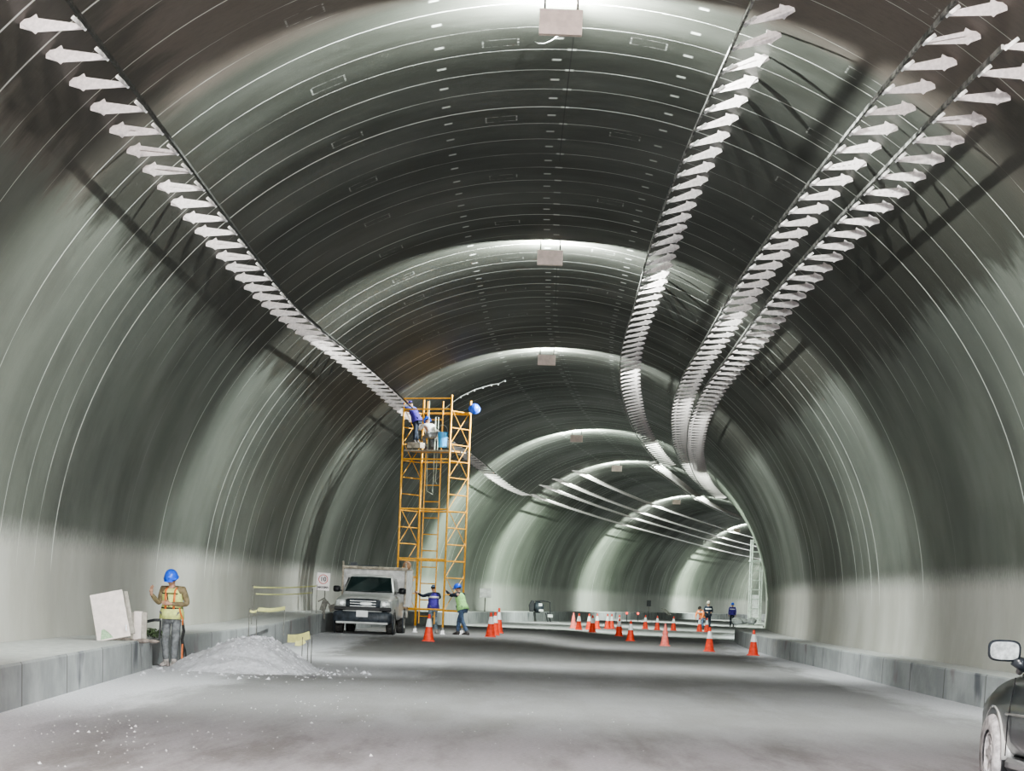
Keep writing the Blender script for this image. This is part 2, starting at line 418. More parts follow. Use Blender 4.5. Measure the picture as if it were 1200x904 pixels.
def lface(y):
    if y < 45.5: return -6.15+(45.5-y)*.038
    return C(y)-6.62
def rface(y): return C(y)+7.42-.5*sstep(62, 108, y)
def cz(y): return .52+.08*sstep(46, 70, y)+ground(-6, y)
def l_curb(y): f = lface(y); w = C(y)+CO-8.08; return [(w,-.1),(w,cz(y)),(f-.02,cz(y)),(f,cz(y)-.03),(f+.02,-.1)]
def r_curb(y): f = rface(y); w = C(y)+CO+8.08; return [(f-.02,-.1),(f,.52),(f+.02,.55),(w,.55),(w,-.1)]
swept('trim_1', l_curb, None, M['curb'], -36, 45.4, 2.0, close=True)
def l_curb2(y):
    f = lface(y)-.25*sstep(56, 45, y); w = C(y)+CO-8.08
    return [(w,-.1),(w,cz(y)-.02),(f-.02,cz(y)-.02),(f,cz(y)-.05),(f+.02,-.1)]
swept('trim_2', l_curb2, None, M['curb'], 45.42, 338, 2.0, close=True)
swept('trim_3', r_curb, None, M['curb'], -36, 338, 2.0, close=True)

# ------------------------------------------------------------------ flood lights on the crown
BOX = [(10.7,.45,None),(34.7,0,(658,5)),(58.7,0,(645,291)),(83.8,0,(641,413)),(122.8,0,(676,506)),(149,0,(723,543)),(193,0,(793,583)),(247,0,(864,613))]
def roof_z(x, y): d = x-C(y)-CO; return CZ+math.sqrt(max(0, R0*R0-d*d))
LAB = ['boxy floodlight on the tunnel crown above and behind the viewer',
 'brown-backed boxy floodlight at the top edge, nearest on the crown', 'brown-backed floodlight, second from the viewer on the crown',
 'grey-brown floodlight, third along the crown, above the scaffold', 'dark floodlight on the crown of the first far arch, fourth along',
 'small dark floodlight on the crown where the tunnel bends, fifth along', 'small dark floodlight on the crown, second from the far end',
 'tiny dark floodlight on the crown, last before the tunnel bends out of view']
proto = None
POW = 2300.
for i, (D, xx, px) in enumerate(BOX):
    x = P(px[0], px[1], D).x if px else xx
    rz = roof_z(x, D)
    ang = -math.atan(dC(D))
    if proto is None:
        o = empty('floodlight'); proto = o
        mb = MB(); mb.box((0,0,-.40), (.58,.14,.34)); mb.build('housing', M['box_brown'], o, bevel=.01)
        mb = MB(); mb.box((0,.075,-.40), (.50,.012,.27)); mb.build('lens', M['lens'], o)
        mb = MB(); mb.bar((-.22,0,-.24),(-.22,0,.02),.03); mb.bar((.22,0,-.24),(.22,0,.02),.03); mb.box((0,0,-.004),(.5,.08,.02)); mb.build('bracket', M['rail_dark'], o)
    else: o = copy_tree(proto)
    o.location = (x, D, rz); o.rotation_euler = (0,0,ang)
    tag(o, LAB[i], 'floodlight', 'floodlights along the tunnel crown')
    L = bpy.data.lights.new('flood', 'POINT'); L.energy = POW*(1.0 if i else 2.4)*((.8 if 80 < D < 90 else 1.0) if D < 100 else 1.9 if D < 170 else 2.3); L.color = (1,.95,.90) if D < 20 else (.93,1,.95) if D < 100 else (.88,1,.90); L.shadow_soft_size = .05
    lo = link(bpy.data.objects.new('flood_lamp', L)); lo.location = (x+math.sin(-ang)*.14, D+.15, rz-.42)
# same lamps behind the viewer; two more added past the bend to brighten it
for D in (-13.3, -30., 290., 325.):
    L = bpy.data.lights.new('flood', 'POINT'); L.energy = POW*(1.2 if D > 0 else 1); L.color = (1,.97,.93) if D < 0 else (.93,1,.95); L.shadow_soft_size = .2
    lo = link(bpy.data.objects.new('flood_lamp', L)); lo.location = (C(D), D, 9.1)
L = bpy.data.lights.new('rear_fill', 'AREA'); L.shape = 'DISK'; L.size = 12; L.energy = 12000; L.color = (.95,.97,1)  # unseen soft fill added behind the viewer to lift the near section
lo = link(bpy.data.objects.new('rear_fill', L)); lo.location = (.5,-33,5); lo.rotation_euler = (math.radians(90),0,0)

# dangling wire from the nearest floodlight
def onroof(px, py, r=8.05):
    a, b = un(px, py); D = 20
    while D < 340:
        if math.hypot(a*D/F-C(D)-CO, b*D/F) >= r: break
        D += .05
    return Vector((a*D/F, D, CZ+b*D/F))
mb = MB(); wp = [(669,15),(667,24),(662,33),(655,41),(647,47),(638,51),(631,51),(627,49)]
e_ = onroof(627, 49)
mb.tube([P(x, y, 34.95+(e_.y-34.95)*(i/7)**1.2) for i, (x, y) in enumerate(wp)], .009, 6)
tag(mb.build('cable', M['white_wire'], smooth=True), 'thin white wire curling from the nearest floodlight on the crown', 'cable')
mb = MB(); pts = []
ctrl = [(519,481),(530,472),(540,465),(548,461),(556,457),(566,454),(576,451),(584,450),(592,446)]
pts = [onroof(x, y) for x, y in ctrl]
mb.tube(pts, .016, 6)
for p in pts: mb.sphere((p[0], p[1], p[2]-.03), .034, 6, 4)
tag(mb.build('light_string', M['white_wire']), 'thin white wire with small bulbs strung on the roof above the scaffold', 'cable')

# ------------------------------------------------------------------ cable brackets
def blade(Ln):
    k = Ln
    return [(0,0),(.22*k,.155*k),(.25*k,.092*k),(.97*k,.024*k),(k,.0),(k,-.050*k),(.25*k,-.122*k),(.22*k,-.155*k)]
def arm_mesh(side, tilt, gap, hanger=True):
    # local x towards the tunnel axis is +x for the left rows, -x for the right; origin on the lining
    s = 1 if side < 0 else -1
    X = Vector((s*math.cos(tilt), 0, -math.sin(tilt))); Y = Vector((s*math.sin(tilt), 0, math.cos(tilt)))
    L_ = .67
    a = MB(); a.prism(blade(L_), .012, (0,0,0), X, Y); a.bar(X*.16, X*L_-Y*.03, .012, .01)
    # folded lower flange
    b = MB(); b.prism([(-.02,-.04),(.10,-.07),(.10,.07),(-.02,.04)], .03, (0,.03,0), X, Y)
    c = MB(); tip = X*L_-Y*.04
    up = Vector((-s*.25, 0, 1)).normalized()
    c.bar(tip+Vector((0,-.01,0)), tip+Vector((-s*.15,-.03,.125)), .042, .010, up=(0,1,0))
    return a, b, c
ROWS = [ # name, theta, tilt, first D, last D, detailed until, side, label, group
 ('left', -45.6, 0, 25.0, 143, 62, -1, 'pale pink pointed steel cable bracket in the single row high on the left wall'),
 ('crown', 19.3, 19, 32.9-1.5, 143, 62, 1, 'pale pink pointed steel cable bracket in the row nearest the crown, right of it'),
 ('mid', 33.7, 9, 26.8, 150, 62, 1, 'pale pink pointed steel cable bracket in the middle one of the three right-hand rows'),
 ('low', 39.1, 3, 28.0, 152, 62, 1, 'pale pink pointed steel cable bracket in the lowest of the three right-hand rows')]
GAP = {'left': .42, 'crown': .40, 'mid': .40, 'low': .41}
stuff = MB(); nind = 0; rails = {}
plans = []
for (nm, th, tilt, d0, d1, dd, side, lab) in ROWS:
    a, b, c = arm_mesh(side, math.radians(tilt), GAP[nm])
    root = None; far = None; k = 0; D = d0; tips = []
    L_ = .67; s = 1 if side < 0 else -1
    X = Vector((s*math.cos(math.radians(tilt)), 0, -math.sin(math.radians(tilt))))
    t = math.radians(th)
    while D <= d1:
        thv = t+math.radians(.9)*(1 if side > 0 else 0)*math.exp(-(D-28)/9)
        if nm == 'left': thv = t+math.radians(4.0)*sstep(48, 80, D)*(1-sstep(105, 140, D))
        nx = Vector((1, -dC(D), 0)).normalized()
        loc = Vector((C(D)+CO, D, CZ))+nx*(math.sin(thv)*(R0-.02))+Vector((0,0,math.cos(thv)*(R0-.02)))
        rz = -math.atan(dC(D))
        tips.append(loc+Matrix.Rotation(rz, 3, 'Z') @ (X*(L_+.015)+Vector((0,0,-.01))))
        if D < 122 and nind < 300 and not (nm == 'left' and D > 118):
            if D <= dd:
                if root is None:
                    root = empty('cable_bracket'); a.build('arm', M['bracket'], root); b.build('wall_plate', M['bracket'], root); c.build('hanger', M['rail'], root)
                    o = root
                else: o = copy_tree(root)
            else:
                if far is None:
                    f = MB()
                    for q in (a, b, c): f.add([(v[0],v[1],v[2]*.72) for v in q.v], q.f)
                    far = f.build('cable_bracket', M['bracket']); o = far
                else: o = far.copy(); COL.objects.link(o)
            o.location = loc; o.rotation_euler = (0, 0, rz); nind += 1
            tag(o, lab, 'bracket', {'left':'cable brackets in the row high on the left wall','crown':'cable brackets in the row beside the crown',
                'mid':'cable brackets in the middle right-hand row','low':'cable brackets in the lowest right-hand row'}[nm])
        else:
            Rm = Matrix.Rotation(rz, 3, 'Z')
            for q in (a, b): stuff.add([Rm @ Vector((v[0],v[1],v[2]*.55))+loc for v in q.v], q.f)
        D += 1.5
    rails[nm] = tips
# four more rows on the far left wall, and one on the far crown
FARROWS = [('far_a', -25.2, 146, 300), ('far_b', -33.2, 145, 300), ('far_c', -38.3, 144, 300), ('far_d', -44.2, 143, 300)]
for nm, th, d0, d1 in FARROWS:
    a, b, c = arm_mesh(-1, math.radians(8), .4); D = d0; tips = []
    while D <= d1:
        t = math.radians(th-4*sstep(200, 290, D)); nx = Vector((1, -dC(D), 0)).normalized(); rz = -math.atan(dC(D))
        loc = Vector((C(D)+CO, D, CZ))+nx*(math.sin(t)*8.13)+Vector((0,0,math.cos(t)*8.13)); Rm = Matrix.Rotation(rz, 3, 'Z')
        for q in (a,): stuff.add([Rm @ Vector((v[0],v[1],v[2]*.42-.04))+loc for v in q.v], q.f)
        tips.append(loc+Rm @ Vector((.66,0,-.12))); D += 1.5
    rails[nm] = tips
a, b, c = arm_mesh(1, math.radians(10), .3); D = 146; tips = []
while D < 235:
    t = math.radians(10-13*sstep(146, 235, D)); nx = Vector((1, -dC(D), 0)).normalized(); rz = -math.atan(dC(D))
    loc = Vector((C(D)+CO, D, CZ))+nx*(math.sin(t)*8.13)+Vector((0,0,math.cos(t)*8.13)); Rm = Matrix.Rotation(rz, 3, 'Z')
    for q in (a, c): stuff.add([Rm @ Vector(v)*.8+loc for v in q.v], q.f)
    tips.append(loc+Rm @ Vector((-.55,0,-.2))); D += 1.5
rails['far_crown'] = tips
o = stuff.build('cable_bracket', M['bracket']); tag(o, 'dense far rows of small pale cable brackets where the tunnel bends', 'bracket', kind='stuff')
RL = {'left':'long dark steel rail joining the brackets high on the left wall','crown':'long shiny rail joining the brackets nearest the crown',
 'mid':'long shiny rail joining the middle right-hand row of brackets','low':'long shiny rail joining the lowest right-hand row of brackets',
 'far_a':'topmost pale cable rail on the far left wall past the bend','far_b':'second pale cable rail from the top on the far left wall',
 'far_c':'third pale cable rail from the top on the far left wall','far_d':'lowest pale cable rail on the far left wall past the bend',
 'far_crown':'thin toothed cable rail on the far crown running to the bend'}
for nm, tips in rails.items():
    mb = MB()
    for i in range(len(tips)-1):
        if nm == 'left': mb.bar(tips[i], tips[i+1], .04, .04 if 1.5*i < 45 else .025)
        elif nm.startswith('far'): mb.bar(tips[i], tips[i+1], .03, .045)
        else: mb.bar(tips[i], tips[i+1], .03, .055 if 1.5*i < 45 else .03)
    tag(mb.build('cable_rail', M['rail_dark' if nm == 'left' else 'rail'] if not nm.startswith('far') else M['bracket']), RL[nm], 'rail', 'cable rails on the tunnel roof')

# ------------------------------------------------------------------ people
def skin_mesh(joints, edges, rad, levels=1):
    names = list(joints); idx = {n: i for i, n in enumerate(names)}
    me = bpy.data.meshes.new('skel'); me.from_pydata([joints[n] for n in names], [(idx[a], idx[b]) for a, b in edges], [])
    o = bpy.data.objects.new('skel', me); link(o)
    m = o.modifiers.new('s','SKIN'); m.use_smooth_shade = True
    for i, n in enumerate(names):
        d = me.skin_vertices[0].data[i]; r = rad[n]; d.radius = r if isinstance(r, tuple) else (r, r); d.use_root = (i == 0)
    s = o.modifiers.new('u','SUBSURF'); s.levels = levels; s.render_levels = levels
    dg = bpy.context.evaluated_depsgraph_get(); dg.update()
    out = bpy.data.meshes.new_from_object(o.evaluated_get(dg))
    vs = [tuple(v.co) for v in out.vertices]; fs = [tuple(p.vertices) for p in out.polygons]
    bpy.data.objects.remove(o); bpy.data.meshes.remove(me); bpy.data.meshes.remove(out)
    return vs, fs
def hand(mb, w, d, side, n, L=.18, curl=.5):
    """w wrist, d pointing direction, n palm normal; five fingers"""
    w, d, n = Vector(w), Vector(d).normalized(), Vector(n); n = (n-d*n.dot(d)).normalized(); s = d.cross(n)*side
    mb.tube([w-d*.03, w, w+d*.04, w+d*.085, w+d*.10], [(.026,.022),(.026,.024),(.022,.038),(.020,.042),(.010,.036)], 10, frame=n)
    for i, (o, l) in enumerate(((-.030,.068),(-.010,.078),(.010,.073),(.029,.058))):
        p = w+d*.09+s*o; q = p+d*l*.45+n*curl*.012; r = q+d*l*.32+n*curl*.022; e = r+d*l*.2+n*curl*.022
        mb.tube([p, q, r, e], [.0095,.009,.008,.005], 6)
    p = w+d*.035-s*.03; mb.tube([p, p-s*.022+d*.022+n*.008, p-s*.03+d*.05+n*.018, p-s*.026+d*.066+n*.024], [.012,.011,.009,.006], 6)

BASE = dict(pelvis=(0,0,.95), waist=(0,0,1.10), chest=(0,.0,1.30), neck=(0,-.005,1.46), hb=(0,.01,1.53), hm=(0,.02,1.62), ht=(0,.015,1.70),
  rs=(.19,0,1.41), re=(.25,.0,1.13), rw=(.26,.06,.88), ls=(-.19,0,1.41), le=(-.25,.0,1.13), lw=(-.26,.06,.88),
  rh=(.09,0,.90), rk=(.105,.03,.50), ra=(.11,-.01,.10), lh=(-.09,0,.90), lk=(-.105,.03,.50), la=(-.11,-.01,.10))
def person(loc, rz, pose, label, top, legs, boots='leather', vest=None, helmet='helmet', stripes=None, scale=1, vest_len=.86, cap=False, harness=False, seated=False, hand_d=None, group=None, trim=None):
    J = {k: Vector(v) for k, v in BASE.items()}
    for k, v in pose.items(): J[k] = Vector(v)
    root = empty('person', loc, rz); root.scale = (scale,)*3
    tag(root, label, 'person', group)
    r = dict(pelvis=(.15,.115), waist=(.135,.10), chest=(.155,.115), neck=.06, hb=.055, hm=(.075,.09), ht=(.055,.07), rs=.065, re=.042, rw=.027, ls=.065, le=.042, lw=.027,
             rh=.085, rk=.058, ra=.04, lh=.085, lk=.058, la=.04)
    E = [('pelvis','waist'),('waist','chest'),('chest','neck'),('neck','hb'),('hb','hm'),('hm','ht'),('chest','rs'),('rs','re'),('re','rw'),('chest','ls'),('ls','le'),('le','lw'),
         ('pelvis','rh'),('rh','rk'),('rk','ra'),('pelvis','lh'),('lh','lk'),('lk','la')]
    vs, fs = skin_mesh(J, E, r, 2)
    mb = MB(); mb.add(vs, fs)
    # the face follows the head tilt
    hz = (J['hm']-J['hb']).normalized(); fy = Vector((0,1,0)); fy = (fy-hz*fy.dot(hz)).normalized(); hx = fy.cross(hz); hm = J['hm']
    mb.sphere(hm+hz*.005, .1, 14, 10, sc3=(.80,.98,1.15))
    mb.tube([hm+fy*.088+hz*.03, hm+fy*.108-hz*.005, hm+fy*.092-hz*.02], [.009,.016,.012], 8)
    mb.tube([hm+fy*.088-hz*.052-hx*.022, hm+fy*.097-hz*.05, hm+fy*.088-hz*.052+hx*.022], [.004,.009,.004], 6)
    for sx in (-1,1):
        mb.sphere(hm+hx*sx*.083-hz*.005, .026, 8, 6, sc3=(.4,.8,1.2)); mb.tube([hm+hx*sx*.018+fy*.090+hz*.034, hm+hx*sx*.045+fy*.082+hz*.036], .007, 6)
    for s_, e_, w_ in ((1,'re','rw'),(-1,'le','lw')):
        d = (J[w_]-J[e_]).normalized()
        if hand_d and w_ in hand_d: d = Vector(hand_d[w_])
        hand(mb, J[w_], d, s_, Vector((-s_,.4,.1)) if abs(d.x) < .8 else Vector((0,1,.2)))
    body = mb.build('body', M['skin'], root, smooth=True)
    eb = MB()
    for sx in (-1,1): eb.sphere(hm+hx*sx*.03+fy*.088+hz*.018, .010, 8, 6)
    eb.build('eyes', M['black'], body)
    sub = lambda ks, ex: ({k: J[k] for k in ks}, {k: (tuple(q+ex for q in r[k]) if isinstance(r[k], tuple) else r[k]+ex) for k in ks})
    # shirt
    ks = ['waist','chest','rs','re','rw','ls','le','lw','pelvis','neck']; j, q = sub(ks, .016); q['neck'] = .06; q['rw'] = q['lw'] = .036; q['pelvis'] = (.15,.125)
    j['neck'] = J['neck']-Vector((0,0,.02))
    vs, fs = skin_mesh(j, [('waist','chest'),('chest','neck'),('chest','rs'),('rs','re'),('re','rw'),('chest','ls'),('ls','le'),('le','lw'),('waist','pelvis')], q, 2)
    m = MB(); m.add(vs, fs); m.build('shirt', M[top], root, smooth=True)
    ks = ['pelvis','rh','rk','ra','lh','lk','la']; j, q = sub(ks, .022); q['ra'] = q['la'] = .062; q['rk'] = q['lk'] = .078; q['rh'] = q['lh'] = .10; q['pelvis'] = (.155,.13)
    vs, fs = skin_mesh(j, [('pelvis','rh'),('rh','rk'),('rk','ra'),('pelvis','lh'),('lh','lk'),('lk','la')], q, 2)
    m = MB(); m.add(vs, fs); m.build('trousers', M[legs], root, smooth=True)
    for a_, kn in (('ra','rk'),('la','lk')):
        A = J[a_]; m = MB()
        if seated: f = Vector((0,1,0))
        else: f = Vector((0.12 if a_ == 'ra' else -.12, 1, 0)).normalized()
        m.tube([A+Vector((0,0,.06)), A+Vector((0,0,-.01)), A-f*.03+Vector((0,0,-.05)), A-f*.02+Vector((0,0,-.095))], [.05,.055,.058,.055], 10)
        m.tube([A-f*.07+Vector((0,0,-.055)), A+f*.04+Vector((0,0,-.045)), A+f*.13+Vector((0,0,-.062)), A+f*.20+Vector((0,0,-.075))], [(.035,.04),(.052,.048),(.036,.05),(.018,.032)], 10)
        m.build('boot', M[boots], root, smooth=True)
    Pv, Wv, Cv, Nv = J['pelvis'], J['waist'], J['chest'], J['neck']
    if vest:
        m = MB(); b0 = Pv+(Wv-Pv)*((vest_len-.95)/.15) if vest_len < .95 else Pv
        pts = [b0, Pv+(Wv-Pv)*.2, Wv, Cv-(Cv-Wv)*.3, Cv+(Nv-Cv)*.2, Cv+(Nv-Cv)*.66, Nv-(Nv-Cv)*.06]
        n_ = 20; rr = [(.222,.195),(.212,.185),(.18,.152),(.185,.155),(.195,.15),(.16,.11),(.10,.085)]
        m.tube(pts, [(b, a) for a, b in rr], n_, cap=False, frame=(0,1,0))
        v = m.build('vest', M[vest], root, smooth=True)
        sd = v.modifiers.new('t','SOLIDIFY'); sd.thickness = .008; sd.offset = 1
        def strap(x0, x1, mt, y=1, w=.045, nm='vest_stripe'):
            k = MB(); f = lambda t_, x: Vector((x, 0, 0))
            pl = []
            for i in range(7):
                t_ = i/6
                p = Wv+(Pv-Wv)*.8*(1-min(1, t_*2)) if t_ < .5 else Wv+(Nv-Wv)*((t_-.5)*2)*.9
                dep = (.163, .16, .15, .15, .155, .13, .085)[i]
                pl.append(p+Vector((x0+(x1-x0)*t_, y*(dep+.006), 0)))
            k.tube(pl, [(.006, w/2)]*7, 8, frame=(0,1,0)); return k.build(nm, M[mt], v, smooth=True)
        if stripes:
            for y in (1,-1):
                for x in (-.085,.085): strap(x, x*.9, stripes, y)
        def belt(pc, a, b, mt, h=.035, nm='vest_band', par=v):
            k = MB(); k.tube([pc-Vector((0,0,h)), pc+Vector((0,0,h))], [(b, a)]*2, 20, cap=False, frame=(0,1,0))
            e = k.build(nm, M[mt], par, smooth=True); z = e.modifiers.new('t','SOLIDIFY'); z.thickness = .006; z.offset = 1
        if trim: belt(Wv+(Pv-Wv)*.5, .190, .165, trim); belt(Cv, .202, .168, trim)
    if harness:
        k = MB()
        for x in (-.095,.075): k.tube([Wv+Vector((x*.9,.17,-.06)), Cv+Vector((x,.175,0)), Cv+(Nv-Cv)*.6+Vector((x*1.05,.135,0)), Nv+Vector((x,.02,.0)), Cv+Vector((x,-.17,0))], [(.007,.022)]*5, 6, frame=(0,1,0))
        h = k.build('harness_strap', M['hivis_orange'], root, smooth=True)
        k = MB(); k.tube([Wv-Vector((0,0,.075)), Wv-Vector((0,0,.03))], [(.178,.20)]*2, 20, cap=False, frame=(0,1,0)); k.bar(Cv+Vector((-.15,.165,.03)), Cv+Vector((.14,.165,.03)), .02, .02)
        k.tube([Wv+Vector((.0,.18,-.02)), Cv+Vector((.05,.178,.03))], .01, 6); k.build('harness_belt', M['webbing'], root)
        k = MB(); sp = [(-.17,.08,1.06),(-.20,.10,.97),(-.245,.10,.86),(-.25,.10,.76)]; k.tube(sp, [(.012,.04)]*4, 8); k.build('lanyard_pouch', M['hivis_orange'], root)
        k = MB(); k.tube([(-.24,.10,.84),(-.27,.1,.66),(-.25,.11,.50),(-.28,.11,.34),(-.27,.12,.20)], [.022,.03,.024,.035,.02], 8); k.tube([(-.22,.08,.52),(-.31,.08,.30),(-.33,.09,.16)], .016, 6); k.build('lanyard', M['webbing'], root)
        k = MB(); k.tube([(-.27,.13,.42),(-.27,.14,.24),(-.28,.15,.05)], [(.014,.03)]*3, 8); k.build('lanyard_end', M['hivis_orange'], root)
    if helmet:
        m = MB(); c = J['hm']+hz*.035
        if cap:
            m.sphere((0,0,0), .108, 18, 12, True, (.93,1.06,.95)); m.prism([(-.07,.09),(.07,.09),(.05,.17),(-.05,.17)], .01, (0,0,.01), (1,0,0), (0,1,0)); nm = 'cap'
        else:
            m.sphere((0,0,0), .132, 22, 14, True, (.95,1.10,1.12)); m.lathe([(.120,-.022),(.136,-.022),(.142,-.012),(.128,.012)], (0,.004,0), 24); nm = 'helmet'
            m.prism([(-.10,.11),(.10,.11),(.075,.185),(0,.20),(-.075,.185)], .01, (0,0,-.004), (1,0,0), (0,1,0)); m.tube([(0,-.14,.02),(0,-.08,.118),(0,.0,.142),(0,.08,.12),(0,.138,.03)], .012, 6)
        Rm = Matrix((hx, fy, hz)).transposed(); mm = MB(); mm.add([Rm @ Vector(v)+c for v in m.v], m.f)
        mm.build(nm, M[helmet], root, smooth=True)
        hb = MB(); hb.sphere((0,-.012,.01), .103, 14, 10, sc3=(.86,.95,.95)); h2 = MB(); h2.add([Rm @ Vector(v)+c-hz*.015 for v in hb.v if True], hb.f); h2.build('hair', M['hair'], root, smooth=True)
    return root

def cone_thing():
    o = empty('traffic_cone')
    m = MB(); m.box((0,0,.015), (.36,.36,.03)); m.lathe([(.165,.03),(.155,.045),(.035,.735),(.03,.75),(.018,.755)], seg=20); m.build('body', M['cone'], o, smooth=False)
    m = MB(); m.lathe([(.1005,.42),(.057,.655)], seg=20, cap=False); m.build('sleeve', M['cone_white'], o, smooth=True)
    m = MB(); m.lathe([(.038,.72),(.036,.775),(.02,.785)], seg=12); m.build('tip', M['cone'], o)
    return o
c_proto = None
CONES = [
 ((831,764),'orange traffic cone with white sleeve, left of the one beside the right curb'),
 ((882.5,768.6),'orange traffic cone standing against the right concrete curb'),
 ((779,757.5),'faded pinkish traffic cone without a bright sleeve, on the road right of centre'),
 ((738.6,751.6),'orange traffic cone with white sleeve, in front of the distant cluster near the road centre'),
 ((502,752),'orange traffic cone in front of the worker in the purple vest at the scaffold foot'),
 ((574.5,747),'orange cone with white sleeve, left one of the tight trio right of the scaffold'),
 ((579.5,745),'orange cone, middle one of the tight trio right of the scaffold'),
 ((584,742.5),'tall orange cone, rearmost of the tight trio right of the scaffold'),
 ((671.6,736.8),'pale faded cone at the left end of the distant cone line'),
 ((678,738.6),'orange cone, second from the left end of the distant cone line'),
 ((690,738.4),'orange cone, left behind the dark red one in the distant line'),
 ((694,741.5),'darker red cone in front of its neighbours in the distant line'),
 ((699.5,737.4),'orange cone just right of the dark red one in the distant line'),
 ((711.5,737.4),'orange cone, left one of the pair in the middle of the distant line'),
 ((716.5,737.2),'orange cone, right one of the pair in the middle of the distant line'),
 ((725.2,746),'slim dark red cone standing forward of the distant line'),
 ((725.4,739),'orange cone directly behind the slim dark red cone'),
 ((756,737.6),'small distant orange cone right of the road centre'),
 ((770,738.8),'small dark distant cone between two orange ones, right of the centre'),
 ((789,739.4),'small distant orange cone left of the far workers'),
 ((819.5,740.6),'small distant orange cone at the feet of the orange-vested far worker'),
 ((828,741.2),'small distant cone at the feet of the striped-vest far worker')]
for i, (px, lab) in enumerate(CONES):
    g = GG(*px)
    if c_proto is None: o = c_proto = cone_thing()
    else: o = copy_tree(c_proto)
    o.location = g
    if i == 7: o.scale = (1,1,1.15)
    if i == 2:
        for ch in o.children:
            if ch.name.startswith(('body','tip')): ch.data = ch.data.copy(); ch.data.materials[0] = M['cone_pink']
            else: ch.data = ch.data.copy(); ch.data.materials[0] = M['cone_pink']
    if i == 8:
        for ch in o.children: ch.data = ch.data.copy(); ch.data.materials[0] = M['cone_pink']
    tag(o, lab, 'traffic cone', 'traffic cones on the road')

# ------------------------------------------------------------------ the standing worker on the left and his surroundings
g = G(199, 781.5)
person(g+Vector((0,0,.0)), math.radians(168), dict(
    chest=(0,-.01,1.29), neck=(0,.03,1.44), hb=(0,.06,1.505), hm=(0,.10,1.585), ht=(0,.12,1.665),
    rs=(.19,.0,1.39), re=(.25,.0,1.12), rw=(.345,.17,1.30), ls=(-.20,0,1.39), le=(-.29,-.02,1.13), lw=(-.05,.24,1.135),
    rh=(.09,0,.90), rk=(.10,.03,.50), ra=(.085,-.03,.10), lh=(-.09,0,.90), lk=(-.095,.02,.50), la=(-.085,.03,.10)),
  'standing worker in blue helmet, yellow vest and khaki shirt looking down at his hands', 'khaki', 'grey_cloth', 'pale_boot', vest='hivis', vest_len=.86,
  harness=True, hand_d={'rw': (-.05,.15,1), 'lw': (.9,.25,.1)}, scale=1.0)

# crushed gravel heap beside him
me = bpy.data.meshes.new('gravel_pile'); bm = bmesh.new(); rnd = random.Random(3)
from mathutils import noise as mn
N = 56; cx, cy = -4.45, 46.8; grid = {}
def heap(x, y):
    dx, dy = (x-cx), (y-cy)
    dx = dx/(1.15 if dx > 0 else 1.55); dy /= 2.6
    r = math.hypot(dx, dy)
    h = .68*max(0, 1-r**1.25*.98)+.05*mn.noise(Vector((x*2.2, y*2.2, 0)))+.022*mn.noise(Vector((x*9, y*9, 3)))+.012*mn.noise(Vector((x*24, y*24, 5)))
    return (min(h, .60+.05*mn.noise(Vector((x*1.6,y*1.6,9)))) if h > .60 else h)-.02
for i in range(N*2+1):
    for j in range(N*2+1):
        x = cx-1.62+3.0*i/(N*2); y = cy-2.9+5.8*j/(N*2); grid[i,j] = bm.verts.new((x, y, heap(x, y)))
for i in range(N*2):
    for j in range(N*2): bm.faces.new((grid[i,j], grid[i+1,j], grid[i+1,j+1], grid[i,j+1]))
bm.to_mesh(me); bm.free(); me.materials.append(M['gravel'])
for p in me.polygons: p.use_smooth = True
o = link(bpy.data.objects.new('gravel_pile', me)); tag(o, 'low heap of pale grey crushed gravel on the road beside the standing worker', 'gravel pile', kind='stuff')
def stones(name, spots, label, mat_, smin, smax):
    m = MB(); r = random.Random(5)
    for (x, y, z) in spots:
        s = r.uniform(smin, smax)*(1 if r.random() < .9 else 1.8); ph = r.uniform(0, 6)
        vs = []
        for k in range(5): a = ph+2*PI*k/5; q = s*r.uniform(.7, 1.2); vs.append((x+math.cos(a)*q, y+math.sin(a)*q, z-.004))
        vs.append((x+r.uniform(-.3,.3)*s, y, z+s*r.uniform(.5, .9)))
        m.add(vs, [(k, (k+1) % 5, 5) for k in range(5)])
    o = m.build(name, mat_); tag(o, label, 'pebbles', kind='stuff')
r = random.Random(11); sp = []
for px in range(420):
    c_ = r.random()
    if c_ < .35: q = G(r.gauss(345, 60), min(895, max(800, r.gauss(828, 14))))
    elif c_ < .60: q = G(r.gauss(135, 60), min(900, max(840, r.gauss(862, 14))))
    else: q = G(r.uniform(0, 760), r.uniform(795, 900))
    if q.x > lface(q.y)+.1: sp.append((q.x, q.y, 0))
for _ in range(26): q = G(r.uniform(1095, 1125), r.uniform(814, 826)); sp.append((q.x, q.y, 0))
sp = [p for i, p in enumerate(sp) if i % 3 != 0 or i > 395]
stones('pebbles', sp, 'white pebbles scattered over the near road surface', M['pebble'], .006, .016)
sp = []
for _ in range(900):
    a = r.uniform(0, 6.28); q = abs(r.gauss(0, .95)); x, y = cx+math.cos(a)*q*1.4, cy+math.sin(a)*q*2.8
    if -6.0 < x < cx+2.2 and y > 41: 
        inside = cx-1.6 < x < cx+1.36 and abs(y-cy) < 2.88
        sp.append((x, y, max(0, heap(x, y)) if inside else 0))
stones('loose_gravel', sp, 'loose pale stones lying on and around the gravel heap', M['gravel'], .01, .035)

